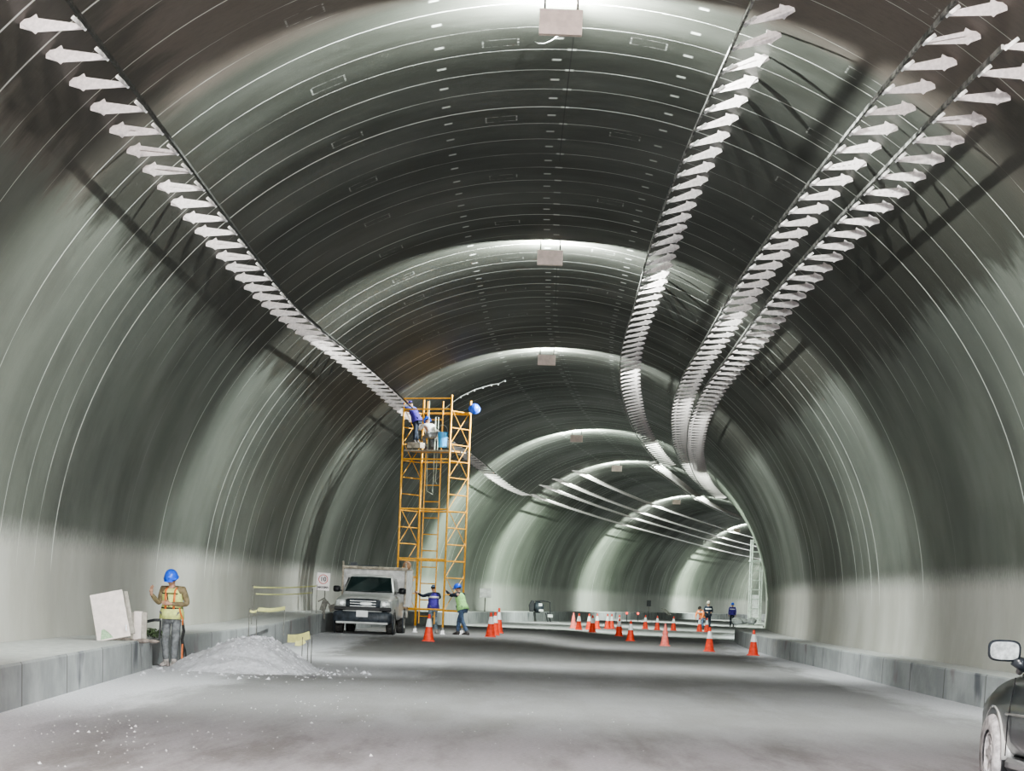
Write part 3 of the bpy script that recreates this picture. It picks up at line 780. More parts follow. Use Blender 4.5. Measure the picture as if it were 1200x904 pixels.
# boards and blocks on the left curb
def quadboard(px, D, th, name, mt, lab, cat, lean=.12, tri=None, group=None):
    pts = [P(x, y, D+(lean if k in (0,1) else 0)) for k, (x, y) in enumerate(px)]   # tl, tr, br, bl
    n = (pts[1]-pts[0]).cross(pts[3]-pts[0]).normalized()
    if n.y < 0: n = -n
    m = MB(); m.add(pts+[p+n*th for p in pts], [(0,1,2,3),(7,6,5,4),(0,4,5,1),(1,5,6,2),(2,6,7,3),(3,7,4,0)])
    o = empty(name, (0,0,0)) if tri else None
    if tri:
        base = pts[3].copy(); o.location = base
        m.v = [tuple(Vector(v)-base) for v in m.v]; m.build('panel', mt, o, bevel=.004)
        k = MB(); t = [P(x, y, D+lean*(.27 if y<741 else .1))-base-n*.012 for x, y in tri]; q = MB(); q.add(t, [tuple(range(len(t)))]); q.build('paint_patch', M['green_paint'], o)
        e = P(148, 739, D)-base; k.box(e-n*.015+Vector((0,0,.04)), (.03,.02,.10)); k.build('hinge', M['chrome'], o)
    else: o = m.build(name, mt, bevel=.004)
    tag(o, lab, cat, group); return o
quadboard([(105,698),(143,691),(153,745.5),(114,752.5)], 42.2, .05, 'formwork_board', M['board'], 'large pinkish board with a green painted corner leaning on the left curb', 'board',
   tri=[(118,750.5),(119,739),(122,737.5),(129,743),(133,747.6)])
quadboard([(145,693),(149.5,693),(158,742),(152,744)], 42.55, .06, 'formwork_board', M['board_edge'], 'narrow board edge standing right behind the large pinkish board', 'board')
def blk(c, d, lab, mt, rz=0):
    o = MB(); o.box((0,0,d[2]/2), d, Matrix.Rotation(rz,3,'Z')); a = o.build('concrete_block', mt, bevel=.01, loc=c); tag(a, lab, 'block'); return a
for px, w, h, lab, mt in ((155.4,.07,.47,'thin upright slab between the leaning board and the pale block',M['board_edge']),(161.5,.15,.49,'pale upright block on the left curb beside the boards',M['board']),(168.6,.09,.48,'darker upright block at the right end of the curb clutter',M['board_edge'])):
    q = P(px, 742, 43.6); blk((q.x, 43.6, cz(43.6)), (w,.22,h), lab, mt, .12)
q = P(160, 746, 43.0); m = MB()
for k in range(16): m.sphere((random.uniform(-.5,.32), random.uniform(-.2,.2), 0), random.uniform(.04,.10), 7, 5, sc3=(1.3,1,.45))
o = m.build('soil_heap', M['dirt'], loc=(q.x+.1, 43.3, cz(43.3))); tag(o, 'thin spill of brown soil on the curb under the blocks', 'soil', kind='stuff')
m = MB(); rr = random.Random(8)
for k in range(60):
    a = Vector((rr.gauss(0,.07), rr.gauss(0,.10), rr.uniform(0,.10))); b = a+Vector((rr.uniform(-.10,.10), rr.uniform(-.1,.1), rr.uniform(-.02,.10))); m.tube([a,(a+b)/2+Vector((0,0,.04)),b], [.012,.014,.008], 5)
q = P(177, 740, 44.9); o = m.build('brush_heap', M['brush'], loc=(q.x, 44.9, cz(44.4)+.02)); tag(o, 'small tangle of dark green debris on the curb behind the standing worker', 'debris', kind='stuff')
m = MB(); pts = [P(168,730,44.6)+Vector((0,0,.0)), P(173,728.5,44.6), P(181,727,44.7), P(188,727,44.7)]; m.tube(pts, .025, 6)
for p in pts[:1]+pts[-1:]: m.tube([p, Vector((p.x, p.y, cz(44.6)))], .018, 6)
tag(m.build('hose', M['black']), 'black hose bent over the debris on the left curb behind the worker', 'hose')
q = G(189, 776); m = MB(); m.sphere((0,0,.10), .11, 10, 8, sc3=(.8,1,1)); m.tube([(0,0,.18),(.02,0,.25)], .03, 6); o = m.build('bag', M['navy'], loc=(q.x-.02, q.y+.8, 0)); tag(o, 'small dark blue bag on the ground behind the standing worker', 'bag')

# ------------------------------------------------------------------ tape barriers on the left
def pole(p, z0, z1, r_=.012, lean=(0,0)): return [(p.x, p.y, z0), (p.x+lean[0], p.y+lean[1], z1)]
def barrier(posts, tapes, lab, D):
    o = empty('tape_barrier', posts[0][0]); b = o.location.copy()
    for p, z0, z1 in posts:
        m = MB(); m.tube([Vector((p.x,p.y,z0))-b, Vector((p.x,p.y,z1))-b], .009, 6); m.build('stake', M['stake'], o)
    for a, c, w in tapes:
        m = MB(); n = 8; pts = []
        for k in range(n+1):
            t_ = k/n; q = a+(c-a)*t_; q.z -= .03*math.sin(PI*t_); pts.append(q-b)
        m.tube(pts, [(w/2,.004)]*len(pts), 6, frame=(0,0,1)); m.build('tape', M['tape'], o)
    tag(o, lab, 'barrier'); return o
barrier([(P(296,700,63), cz(63), P(296,686,63).z), (P(371,700,78), cz(78), P(371,685,78).z), (P(366,700,78), cz(78), P(366,690,78).z)],
        [(P(296,688.5,63.1), P(371,687,78.1), .035), (P(300,696.5,63.1), P(366,695,78.1), .03)], 'two strips of pale yellow tape strung between thin stakes on the left curb', 63)
barrier([(P(293,700,57), ground(-6,57), P(293,713.5,57).z), (P(302,700,57.3), ground(-6,57), P(302,713.5,57.3).z), (P(334,700,64), .3, P(334,712,64).z)],
        [(P(293,716.5,57.1), P(303,715,57.4), .05), (P(303,714.5,57.4), P(334,713,64), .09)], 'short yellow tape low between stakes just left of the gravel heap top', 57)
q1, q2, q3 = P(345,745,52), P(364,741,52), P(356,752,51)
barrier([(P(363,700,52), 0, P(363,743,52).z), (P(367.5,700,52.2), 0, P(367.5,743,52.2).z), (P(356.5,700,51), 0, P(356.5,747,51).z)],
        [(P(337,748.5,51.6), P(363,744.5,52), .16), (P(346,754,51), P(357,751,51), .10)], 'crumpled yellow tape on stakes at the right foot of the gravel heap', 52)
# speed limit sign
D = 79; b = P(380, 722, D); o = empty('speed_sign', (b.x, D, .6)); s_ = F/D
m = MB(); m.bar((0,.02,0),(-.02,.02,1.35),.04); m.bar((-.12,.05,0),(0,.02,.35),.03); m.build('post', M['stake'], o)
zc = P(378.7, 682, D).z-.6; xc = P(378.7, 682, D).x-b.x
m = MB(); m.box((xc,0,zc), (.41,.02,.54), Matrix.Rotation(.04,3,'Y')); bd = m.build('board', M['sign'], o, bevel=.01)
m = MB(); pts = [(xc+.135*math.cos(2*PI*k/28), -.016, zc+.075+.135*math.sin(2*PI*k/28)) for k in range(29)]; m.tube(pts, [(.012,.016)]*29, 6, cap=False); m.build('red_ring', M['sign_red'], bd)
def text(s, size, loc, rot, mt, parent, name='lettering', bold=0):
    c = bpy.data.curves.new(name, 'FONT'); c.body = s; c.size = size; c.align_x = 'CENTER'; c.align_y = 'CENTER'; c.extrude = .003; c.offset = bold; c.materials.append(mt)
    t = bpy.data.objects.new(name, c); link(t); dg = bpy.context.evaluated_depsgraph_get(); dg.update(); me = bpy.data.meshes.new_from_object(t.evaluated_get(dg)); bpy.data.objects.remove(t)
    t = link(bpy.data.objects.new(name, me)); t.location = loc; t.rotation_euler = rot; t.parent = parent; return t
text('10', .19, (xc, -.018, zc+.072), (PI/2,0,0), M['ink'], bd, 'speed_number', .004)
text('MAXIMA', .085, (xc+.005, -.018, zc-.175), (PI/2,0,0), M['ink'], bd, 'lettering', .003)
tag(o, 'white speed limit sign reading 10 in a red ring, beside the pickup', 'sign')
m = MB(); m.box((0,0,.18), (.18,.25,.36), Matrix.Rotation(.3,3,'Y')); m.box((.28,0,.11), (.22,.2,.22), Matrix.Rotation(-.3,3,'Y')); m.tube([(-.2,0,.3),(0,0,.42),(.2,0,.2)], .03, 6)
q = P(380,718,85); o = m.build('rubble_sack', M['stake'], bevel=.03, loc=(q.x-.02, 85, cz(85))); tag(o, 'dark slumped sacks on the curb below the speed limit sign', 'sack')

# ------------------------------------------------------------------ scaffold tower
SB = Vector((P(518.5,743,84).x, 84, 0)); gz = .20
A_ = SB+Vector((-1.58, .9, 0)); C_ = SB+Vector((.61,1.13,0)); N_ = A_+Vector((.61,1.13,0))
cor = {'A': A_, 'B': SB, 'C': C_, 'N': N_}
H = P(533,463,84).z; HA = P(477,463,84.9).z; HC = P(556,470,85.1).z; HN = P(501,469,86).z
roof_lim = min(roof_z(p.x, p.y) for p in cor.values())-.05
sc_o = empty('scaffold_tower', (SB.x, SB.y, 0)); ob = sc_o.location.copy()
tag(sc_o, 'tall orange steel scaffold tower reaching the roof left of centre', 'scaffold')
tops = {'A': HA, 'B': H, 'C': HC, 'N': HN}
for k, p in cor.items():
    m = MB(); m.tube([p-ob+Vector((0,0,.42)), p-ob+Vector((0,0,min(tops[k], roof_z(p.x,p.y)-.03)))], .033 if k != 'N' else .040, 8); m.build('upright', M['yellow'], sc_o, smooth=True)
    m = MB(); m.tube([p-ob+Vector((0,0,gz+.02)), p-ob+Vector((0,0,.5))], .028, 8); m.box(p-ob+Vector((0,0,gz+.012)), (.16,.16,.02)); m.box(p-ob+Vector((0,0,gz+.07)), (.10,.05,.12)); m.build('jack_foot', M['galv'], sc_o)
z = .95; levels = []
while z < H-.1: levels.append(z); z += .545
for i, z in enumerate(levels):
    for a, b in (('A','N'),('B','C')):
        m = MB(); m.tube([cor[a]-ob+Vector((0,0,z)), cor[b]-ob+Vector((0,0,z))], .019, 6); m.build('rung', M['yellow'], sc_o)
    if i % 3 == 0:
        m = MB(); m.tube([A_-ob+Vector((0,0,z+.05)), SB-ob+Vector((0,0,z+.05))], .026, 6); m.tube([N_-ob+Vector((0,0,z+.02)), C_-ob+Vector((0,0,z+.02))], .026, 6); m.build('ledger', M['yellow'], sc_o)
for z in (HA-.1,):
    m = MB(); m.tube([A_-ob+Vector((0,0,z-.02)), SB-ob+Vector((0,0,z-.02))], .024, 6); m.build('guard_rail', M['yellow'], sc_o)
m = MB(); m.tube([N_-ob+Vector((0,0,HN-.45)), C_-ob+Vector((0,0,HN-.5))], .024, 6); m.build('guard_rail', M['yellow'], sc_o)
for i in range(0, len(levels)-1, 2):
    z0, z1 = levels[i], min(levels[min(i+2, len(levels)-1)]+.1, H-.2)
    for a, b in (('A','N'),('B','C')):
        if i in (6,) and a == 'A': continue
        m = MB(); m.tube([cor[a]-ob+Vector((0,0,z0)), cor[b]-ob+Vector((0,0,z1))], .012, 6); m.build('brace', M['yellow'], sc_o)
        if i % 4 == 0 or i > 7:
            m = MB(); m.tube([cor[b]-ob+Vector((0,0,z0)), cor[a]-ob+Vector((0,0,z1))], .012, 6); m.build('brace', M['yellow'], sc_o)
zp = P(480,529,85).z
for k in range(3):
    off = (SB-A_)*0+ (N_-A_)*(.2+.3*k)
    a = A_-ob+off*1+Vector((0,0,zp+.02)); b = a+(SB-A_)*.96
    m = MB(); m.bar(a, b, .30, .045); m.build('plank', M['wood'] if k != 1 else M['yellow'], sc_o)
m = MB(); pa = A_-ob+(N_-A_)*.15+Vector((0,0,zp+.07)); m.box(pa+(SB-A_)*.22+Vector((0,0,.12)), (.5,.3,.18), Matrix.Rotation(-.5,3,'Z'))
bx_ = m.build('wooden_crate', M['wood'], bevel=.01); bx_.location = ob; tag(bx_, 'pale wooden crate under the boots of the worker on the scaffold', 'crate')
# access ladder inside the tower
ld = empty('ladder', (N_.x+.12, N_.y-.15, .15)); tag(ld, 'narrow orange ladder standing inside the scaffold tower', 'ladder')
lt = Vector((.02,0,HN-.2)); w_ = Vector((.52,-.30,0)); sh = Vector((-.12,0,0))
for q in (Vector((0,0,0)), w_): m = MB(); m.tube([q+Vector((0,0,.35)), q+lt], .024, 6); m.build('rail', M['yellow'], ld)
z = .6
while z < lt.z-.2: m = MB(); m.tube([Vector((0,0,z)), w_+Vector((0,0,z))], .018, 6); m.build('rung', M['yellow'], ld); z += .545
# ropes
for x1, x2, yb, lab in ((503.5,511,580,'long pale rope loop hanging down inside the scaffold'),(510.5,514,568,'short pale rope loop hanging beside the long one in the scaffold')):
    a = P(x1, 470 if x1 < 505 else 489, 85.5); b = P(x2, 489, 85.5); lo = P((x1+x2)/2, yb, 85.5)
    m = MB(); m.tube([a, Vector((a.x,a.y,(a.z*.3+lo.z*.7))), Vector((a.x+.02,a.y,lo.z+.12)), lo, Vector((b.x-.02,b.y,lo.z+.12)), Vector((b.x,b.y,(b.z*.3+lo.z*.7))), b], .012, 6)
    tag(m.build('rope', M['rope'], smooth=True), lab, 'rope')
q = P(518.5, 516, 85.2); bk = empty('bucket', (q.x, q.y, q.z-.24)); m = MB(); m.lathe([(.14,0),(.165,.5),(.175,.5),(.175,.47)], seg=20); m.build('pail', M['bucket'], bk, smooth=False)
m = MB(); m.tube([(.17*math.cos(PI*k/10), 0, .48+.26*math.sin(PI*k/10)) for k in range(11)], .008, 5); m.build('handle', M['galv'], bk); tag(bk, 'sky blue plastic bucket hanging high in the scaffold', 'bucket')
m = MB(); q = P(518.5, 498, 85.2); m.tube([q, Vector((q.x, q.y, bk.location.z+.72))], .012, 6); tag(m.build('rope', M['rope']), 'thin rope holding the blue bucket in the scaffold', 'rope')
# helmet hooked on the rear upright
q = P(556,479.5,84.8); m = MB(); m.sphere((0,0,0), .17, 20, 12, True, (1,1.1,1)); m.lathe([(.165,-.02),(.20,-.02),(.20,.0),(.165,.01)], seg=20); m.tube([(0,-.18,.03),(0,-.1,.15),(0,0,.175),(0,.1,.15)], .015, 6)
m.v = [tuple(Matrix.Rotation(1.0,3,'X') @ Vector(v)) for v in m.v]
tag(m.build('helmet', M['helmet'], smooth=True, loc=q), 'blue hard hat hooked on the right rear upright at the scaffold top', 'helmet')

# workers on the scaffold
wz = zp+.045
q = P(487, 524, 84.9)
person((q.x, 84.95, wz+.20), math.radians(60), dict(
   pelvis=(0,0,.92), waist=(0,.06,1.06), chest=(0,.16,1.24), neck=(0,.22,1.38), hb=(0,.26,1.44), hm=(0,.31,1.52), ht=(0,.33,1.60),
   rs=(.18,.18,1.34), re=(.26,.38,1.42), rw=(.22,.56,1.60), ls=(-.18,.18,1.34), le=(-.28,.36,1.40), lw=(-.20,.55,1.60), rk=(.12,.08,.50), lk=(-.12,-.02,.50)),
  'worker in bright blue shirt standing on the scaffold platform reaching to the roof', 'blue_cloth', 'navy', 'leather', helmet='purple', cap=True, stripes=None, vest='purple', scale=.86, trim=None)
q = P(503, 529, 85.4)
person((q.x+.0, 85.3, wz-.01), math.radians(20), dict(
   pelvis=(0,-.18,.62), waist=(0,-.08,.74), chest=(0,.10,.88), neck=(0,.22,.98), hb=(0,.27,1.03), hm=(0,.33,1.10), ht=(0,.35,1.18),
   rs=(.18,.14,.94), re=(.28,.32,.78), rw=(.20,.50,.86), ls=(-.18,.14,.94), le=(-.28,.32,.78), lw=(-.20,.48,.88),
   rh=(.09,-.16,.58), rk=(.16,.22,.50), ra=(.12,-.02,.10), lh=(-.09,-.16,.58), lk=(-.16,.22,.50), la=(-.12,-.02,.10)),
  'worker in pale clothes and blue helmet crouching on the scaffold platform', 'white_cloth', 'grey_cloth', 'leather', scale=.93)
# workers at the scaffold foot
person((P(506.5,741,85.5).x, 85.6, .20), math.radians(22), dict(
   rs=(.19,.0,1.40), re=(.30,.16,1.28), rw=(.16,.34,1.30), ls=(-.19,.0,1.40), le=(-.38,.10,1.32), lw=(-.52,.26,1.42), hb=(.0,.02,1.52), hm=(.0,.04,1.61), rk=(.11,.10,.5), ra=(.12,-.12,.10)),
  'worker in purple and white striped vest and blue cap pushing the scaffold foot', 'navy', 'pale_jeans', 'pale_boot', vest='purple', trim='white_cloth', helmet='jeans', cap=True, scale=.92)
person((P(540,742,84).x, 84.3, .20), math.radians(58), dict(
   pelvis=(0,-.02,.94), waist=(0,.03,1.09), chest=(0,.09,1.28), neck=(0,.14,1.44), hb=(0,.17,1.50), hm=(0,.20,1.59), ht=(0,.20,1.67),
   rs=(.19,.10,1.39), re=(.24,.34,1.30), rw=(.16,.58,1.40), ls=(-.19,.10,1.39), le=(-.20,.36,1.34), lw=(-.08,.62,1.50), rk=(.12,.18,.52), ra=(.12,.22,.10), lk=(-.12,-.10,.50), la=(-.13,-.34,.11)),
  'worker in green vest, blue helmet and jeans leaning on the scaffold upright', 'navy', 'jeans', 'leather', vest='hivis_green', scale=.95)
# far workers
q = P(829, 742, 152); person((q.x, 152, 0), math.radians(185), dict(rw=(.15,.28,1.1), lw=(-.15,.28,1.1)), 'far worker in dark vest with white bands beside the small cones', 'navy', 'navy', vest='navy', trim='reflect', helmet='board_edge', scale=.98)
q = P(821.5, 742, 156); person((q.x, 156, 0), math.radians(150), dict(pelvis=(0,-.1,.80), waist=(0,-.02,.93), chest=(0,.12,1.06), neck=(0,.22,1.16), hb=(0,.26,1.21), hm=(0,.31,1.28), ht=(0,.33,1.35), rs=(.18,.14,1.12), ls=(-.18,.14,1.12), re=(.24,.3,.9), le=(-.24,.3,.9), rw=(.2,.4,.7), lw=(-.2,.4,.7), rh=(.09,-.08,.76), lh=(-.09,-.08,.76), rk=(.12,.14,.46), lk=(-.12,.14,.46)),
  'far worker in orange vest bending down beside the striped-vest worker', 'hivis_orange', 'jeans', vest='hivis_orange', trim='reflect', helmet='hair', cap=True)
q = P(857.3, 741, 188); person((q.x, 188, 0), math.radians(170), dict(), 'far worker in dark blue with white bands near the end of the right curb', 'purple', 'navy', vest='purple', trim='reflect', scale=.98)

def wheel(parent, x, y, rad, w, rim='rim', tyre='tyre', name='wheel'):
    s = 1 if x > 0 else -1; m = MB()
    m.lathe([(rad*.60,-w/2),(rad*.93,-w/2),(rad,-w*.34),(rad,w*.34),(rad*.93,w/2),(rad*.60,w/2)], (0,0,0), 28, 'x', cap=False)
    wo = m.build(name, M[tyre], parent, smooth=True, loc=(x,y,rad))
    m = MB(); m.lathe([(rad*.61,-w*.4),(rad*.62,w*.36),(rad*.55,w*.44),(rad*.50,w*.25),(rad*.22,w*.30),(rad*.20,w*.42),(rad*.08,w*.45)], (0,0,0), 24, 'x')
    for k in range(6): a = 2*PI*k/6; m.bar((w*.28*1,0,0),(w*.34,math.cos(a)*rad*.55,math.sin(a)*rad*.55),rad*.16,.02,up=(1,0,0))
    if s < 0: m.v = [(-a,b,c) for a,b,c in m.v]
    m.build('rim', M[rim], wo, smooth=False)

# ------------------------------------------------------------------ pickup truck (front towards the viewer)
pc = P(430, 747, 79); tk = empty('pickup_truck', (pc.x-.17, 79, .19), math.radians(-3.5)); tk.scale = (1.0,)*3
tag(tk, 'dusty silver pickup truck with white side panels and pipe rack parked by the left curb', 'pickup truck')
m = MB(); n = 24
m.loft([(.10,0,.84,.45,1.00,4),(.20,0,.89,.42,1.10,4.5),(.55,0,.91,.40,1.16,5),(1.55,0,.92,.40,1.25,5),(1.75,0,.92,.40,1.28,5.5),(3.0,0,.92,.40,1.20,6)], n)
m.build('body', M['truck_grey'], tk, smooth=True)
m = MB(); m.loft([(1.42,0,.80,1.15,1.22,3),(1.62,0,.80,1.15,1.42,5),(2.12,0,.72,1.15,1.80,5),(2.35,0,.70,1.15,1.85,5),(2.85,0,.70,1.15,1.85,5),(3.0,0,.72,1.15,1.80,5)], n); m.build('cab', M['truck_grey'], tk, smooth=True)
def wpt(y, x, z): return Vector((x, y, z))
m = MB(); m.add([wpt(1.48,-.74,1.30),wpt(1.48,.74,1.30),wpt(2.00,.63,1.755),wpt(2.05,0,1.775),wpt(2.00,-.63,1.755),wpt(1.38,0,1.29)], [(0,5,3,4),(5,1,2,3)])
m.build('windshield', M['glass'], tk)
for s in (-1,1):
    m = MB(); m.add([wpt(1.72,.795*s,1.32),wpt(2.14,.715*s,1.74),wpt(2.82,.715*s,1.74),wpt(2.86,.80*s,1.32)], [(0,1,2,3)]); m.v = [(a+.014*s,b,c) for a,b,c in m.v]; m.build('side_window', M['glass'], tk)
    m = MB(); m.loft([(-.09,0,.10,-.085,.085,4),(0,0,.115,-.10,.10,4),(.06,0,.09,-.08,.08,4)], 16); mo = m.build('mirror', M['black'], tk, smooth=True, loc=(1.03*s,1.72,1.36))
    m = MB(); m.bar((-.16*s,.02,-.06),(0,.02,-.02),.05); m.build('mirror_arm', M['black'], mo)
    m = MB(); m.loft([(-.02,0,.15,-.10,.10,3.5),(.06,0,.17,-.12,.12,4)], 18); ho = m.build('headlight', M['lamp'], tk, smooth=True, loc=(.68*s,.10,.93))
    m = MB(); m.lathe([(.065,-.035),(.05,-.02),(.02,.0)], (-.03*s,0,.0), 14, 'y'); m.build('reflector', M['chrome'], ho)
    m = MB(); m.box((.70*s,.05,.76), (.36,.12,.07)); m.build('bumper_corner', M['black'], tk, bevel=.02)
    m = MB(); m.lathe([(.05,-.01),(.05,.02)], (.60*s,-.015,.45), 12, 'y'); m.build('fog_lamp', M['chrome'], tk)
    for y in (.85, 3.9): wheel(tk, .80*s, y, .36, .24)
    for y in (.85, 3.9):
        m = MB(); m.lathe([(.44,-.02),(.46,.0),(.40,.012)], (.905*s,y,.36), 26, 'x', cap=False); m.v = [v for v in m.v]; m.build('wheel_arch', M['truck_dark'], tk, smooth=True)
m = MB(); m.box((0,.075,.77),(1.74,.1,.12)); m.build('front_filler', M['black'], tk, bevel=.02)
m = MB(); m.loft([(.045,0,.52,.80,1.05,5),(.13,0,.56,.78,1.08,5)], 20); gr = m.build('grille', M['truck_dark'], tk, smooth=True)
m = MB()
for z in (.85,.93,1.01): m.box((0,.035,z), (.80,.03,.022))
m.build('grille_bar', M['chrome'], gr)
m = MB(); m.loft([(.0,0,.19,-.045,.045,3),(.04,0,.20,-.05,.05,3)], 16); m.build('badge', M['chrome'], gr, loc=(.10,-.005,.93))
m = MB(); m.loft([(-.06,0,.80,.36,.68,5),(.02,0,.91,.30,.72,5),(.30,0,.92,.30,.72,5)], 22); bu = m.build('front_bumper', M['truck_dark'], tk, smooth=True)
m = MB(); m.box((0,-.055,.34), (1.6,.05,.07)); m.box((0,-.04,.70), (1.2,.05,.03)); m.build('bumper_trim', M['truck_grey'], bu, bevel=.01)
m = MB(); m.box((.0,-.085,.62), (.36,.015,.20)); m.build('number_plate', M['plate'], tk, bevel=.004)
m = MB(); m.box((0,1.2,.45), (1.3,2.2,.25)); m.box((0,3.9,.45), (1.2,1.8,.2)); m.build('chassis', M['black'], tk)
# bed with white high side panels
m = MB(); m.box((0,4.05,.72), (1.80,2.05,.45)); m.build('bed', M['truck_grey'], tk, bevel=.03)
for s in (-1,1):
    m = MB(); m.box((.96*s,4.05,1.45), (.035,2.10,1.12))
    pn = m.build('side_panel', M['truck_white'], tk, bevel=.01)
    for k in range(6):
        q = MB(); q.box((.99*s,3.05+.4*k,1.45), (.04,.06,1.16)); q.build('panel_post', M['truck_grey'], pn)
m = MB(); m.box((0,3.06,1.52), (1.92,.035,1.02)); m.build('front_panel', M['truck_white'], tk, bevel=.01)
m = MB()
m.tube([(-1.0,2.9,2.06),(1.05,2.9,2.06)], .045, 8); m.tube([(-1.0,5.05,2.06),(1.0,5.05,2.06)], .035, 8)
for s in (-1,1): m.tube([(1.0*s,2.9,.95),(1.0*s,2.9,2.06)], .03, 8); m.tube([(1.0*s,5.05,.95),(1.0*s,5.05,2.06)], .03, 8); m.tube([(1.0*s,2.9,2.06),(1.0*s,2.85,2.24)], .03, 8); m.tube([(.96*s,2.9,2.08),(.96*s,5.05,2.08)], .03, 8)
m.build('pipe_rack', M['wood'], tk)
m = MB(); m.box((-.70,3.2,2.15), (.2,.3,.14)); m.tube([(-.9,3.3,2.11),(.1,3.2,2.11)], .03, 8)
m.build('rack_load', M['truck_dark'], tk)
m = MB(); m.lathe([(.02,-.05),(.11,-.05),(.14,0),(.11,.05),(.02,.05)], (1.0,3.15,2.18), 16, 'y'); m.build('coiled_strap', mat('rust_rope', (.42,.25,.15), .9), tk, smooth=True)
for s in (.22,-.25): m = MB(); m.bar((s,1.40,1.305),(s+.45,1.47,1.34),.02,.012); m.build('wiper', M['black'], tk)

# ------------------------------------------------------------------ dark car on the right (facing away)
ca = empty('car', (5.20, 20.6, 0), math.radians(1.5)); tag(ca, 'dark glossy car with a pale dusty wheel cut off by the right edge', 'car')
m = MB(); W = .93
m.loft([(-2.35,0,.55,.40,.82,3),(-2.2,0,.80,.28,1.00,3.4),(-1.5,0,W,.20,1.06,3.6),(-.5,0,W,.20,1.10,3.6),(.7,0,W,.20,1.10,3.4),(1.1,0,W+.005,.20,1.09,3.3),(1.65,0,W+.02,.22,1.05,3.1),(2.05,0,W-.02,.24,.96,3),(2.30,0,.78,.28,.84,2.8),(2.42,0,.58,.40,.72,2.7)], 44)
cb = m.build('body', M['car_paint'], ca, smooth=True)
m = MB(); m.loft([(-1.9,0,.60,.95,1.02,3),(-1.4,0,.74,.95,1.30,3.5),(-.7,0,.72,.95,1.50,3.5),(.1,0,.71,.95,1.53,3.5),(.55,0,.72,.95,1.42,3.5),(1.15,0,.78,.95,1.06,3)], 28); m.build('cabin', M['glass'], ca, smooth=True)
m = MB(); m.loft([(-1.3,0,.62,1.38,1.44,3),(-.7,0,.66,1.46,1.54,3),(.1,0,.66,1.48,1.57,3),(.5,0,.60,1.42,1.47,3)], 20); m.build('roof', M['car_paint'], ca, smooth=True)
for s in (-1,1):
    m = MB(); m.tube([(.82*s,1.10,1.04),(.745*s,.55,1.42),(.70*s,.25,1.52)], .03, 8); m.build('windshield_pillar', M['dusty_white'] if s < 0 else M['car_paint'], ca, smooth=True)
    m = MB(); m.tube([(.80*s,-.35,1.06),(.70*s,-.35,1.5)], .03, 8); m.build('door_pillar', M['black'], ca)
    # side mirror: housing, glass facing back, arm
    mr = empty('mirror', (1.0*s,.86,1.22)); mr.parent = ca; mr.rotation_euler = (0,0,.10*s)
    k = MB(); k.loft([(.0,0,.135,-.09,.09,3.6),(.05,0,.135,-.09,.09,3.6),(.11,0,.10,-.065,.065,3),(.15,0,.05,-.03,.03,3)], 24); k.build('mirror_housing', M['car_paint'], mr, smooth=True)
    k = MB(); k.loft([(-.006,0,.118,-.075,.075,3.6),(.004,0,.118,-.075,.075,3.6)], 24); k.build('mirror_glass', M['mirror'], mr)
    k = MB(); k.tube([(-.08*s,.04,-.07),(-.19*s,.05,-.13)], [.05,.055], 8); k.build('mirror_arm', M['car_paint'], mr, smooth=True)
    # wheels in dark arches
    for y in (1.45,-1.35):
        m = MB(); m.lathe([(.385,-.10*s),(.395,.004*s),(.375,.010*s),(.36,-.06*s)], ((W+.012)*s,y,.35), 30, 'x', cap=False); m.v = [(a,b,max(c,.30)) for a,b,c in m.v]; m.build('arch_lip', M['truck_grey'], ca, smooth=True)
        m = MB(); m.lathe([(.375,-.25*s),(.375,.0)], ((W+.004)*s,y,.35), 28, 'x'); m.build('wheel_well', M['black'], ca)
        wheel(ca, .875*s, y, .335, .22, 'dusty_white', 'dusty_white')
    m = MB(); m.tube([(W*s*1.004,-1.0,.70),(W*s*1.006,.2,.70),(W*s*1.004,1.02,.69)], [(.012,.010)]*3, 6); m.build('door_moulding', M['truck_grey'], ca, smooth=True)
    m = MB(); m.tube([(.935*s,.98,.34),(.945*s,.9,.62),(.90*s,.86,1.0)], .005, 4); m.build('door_seam', M['black'], ca)
    m = MB(); m.tube([(.865*s,-.95,.27),(.865*s,1.0,.27)], [(.07,.07)]*2, 10); m.build('sill', M['car_paint'], ca, smooth=True)
    m = MB(); m.bar((.92*s,-.05,.86),(.92*s,.14,.86),.03,.03); m.build('door_handle', M['black'], ca, bevel=.008)
    m = MB(); m.loft([(-2.30,0,.12,-.10,.10,3),(-2.15,0,.14,-.12,.12,3)], 14); m.build('tail_lamp', M['sign_red'], ca, loc=(.66*s,0,.80))

# ------------------------------------------------------------------ far things
def post_sign(px, py0, py1, D, w, h, mt, lab, z0=.6):
    b = P(px, py1, D); t_ = P(px, py0, D); o = empty('post_sign', (b.x, D, z0)); m = MB(); m.tube([(0,0,0),(0,0,t_.z-z0)], .035, 6); m.build('post', M['stake'], o)
    m = MB(); m.box((0,-.05,t_.z-z0-h/2), (w,.03,h)); m.build('board', mt, o, bevel=.01); tag(o, lab, 'sign')
post_sign(568, 690, 716, 141, .62, .5, M['truck_white'], 'pale small sign on a post at the far left wall right of the scaffold')
post_sign(759.6, 704, 726, 219, .35, .5, M['ink'], 'dark square sign on a thin post at the far left wall')
D = 158; b = P(630, 727, D); mx = empty('concrete_mixer', (b.x, D, 0)); mx.scale = (1.05,)*3
m = MB(); m.prism([(-.48,.52),(-.26,.5),(-.22,1.28),(-.42,1.30),(-.55,1.0)], .5, (0,0,0)); m.build('hopper', M['ink'], mx, bevel=.04)
m = MB(); m.lathe([(.20,-.25),(.33,-.12),(.33,.1),(.16,.32)], (0,0,.9), 16, 'x'); m.build('drum', M['truck_dark'], mx, smooth=True)
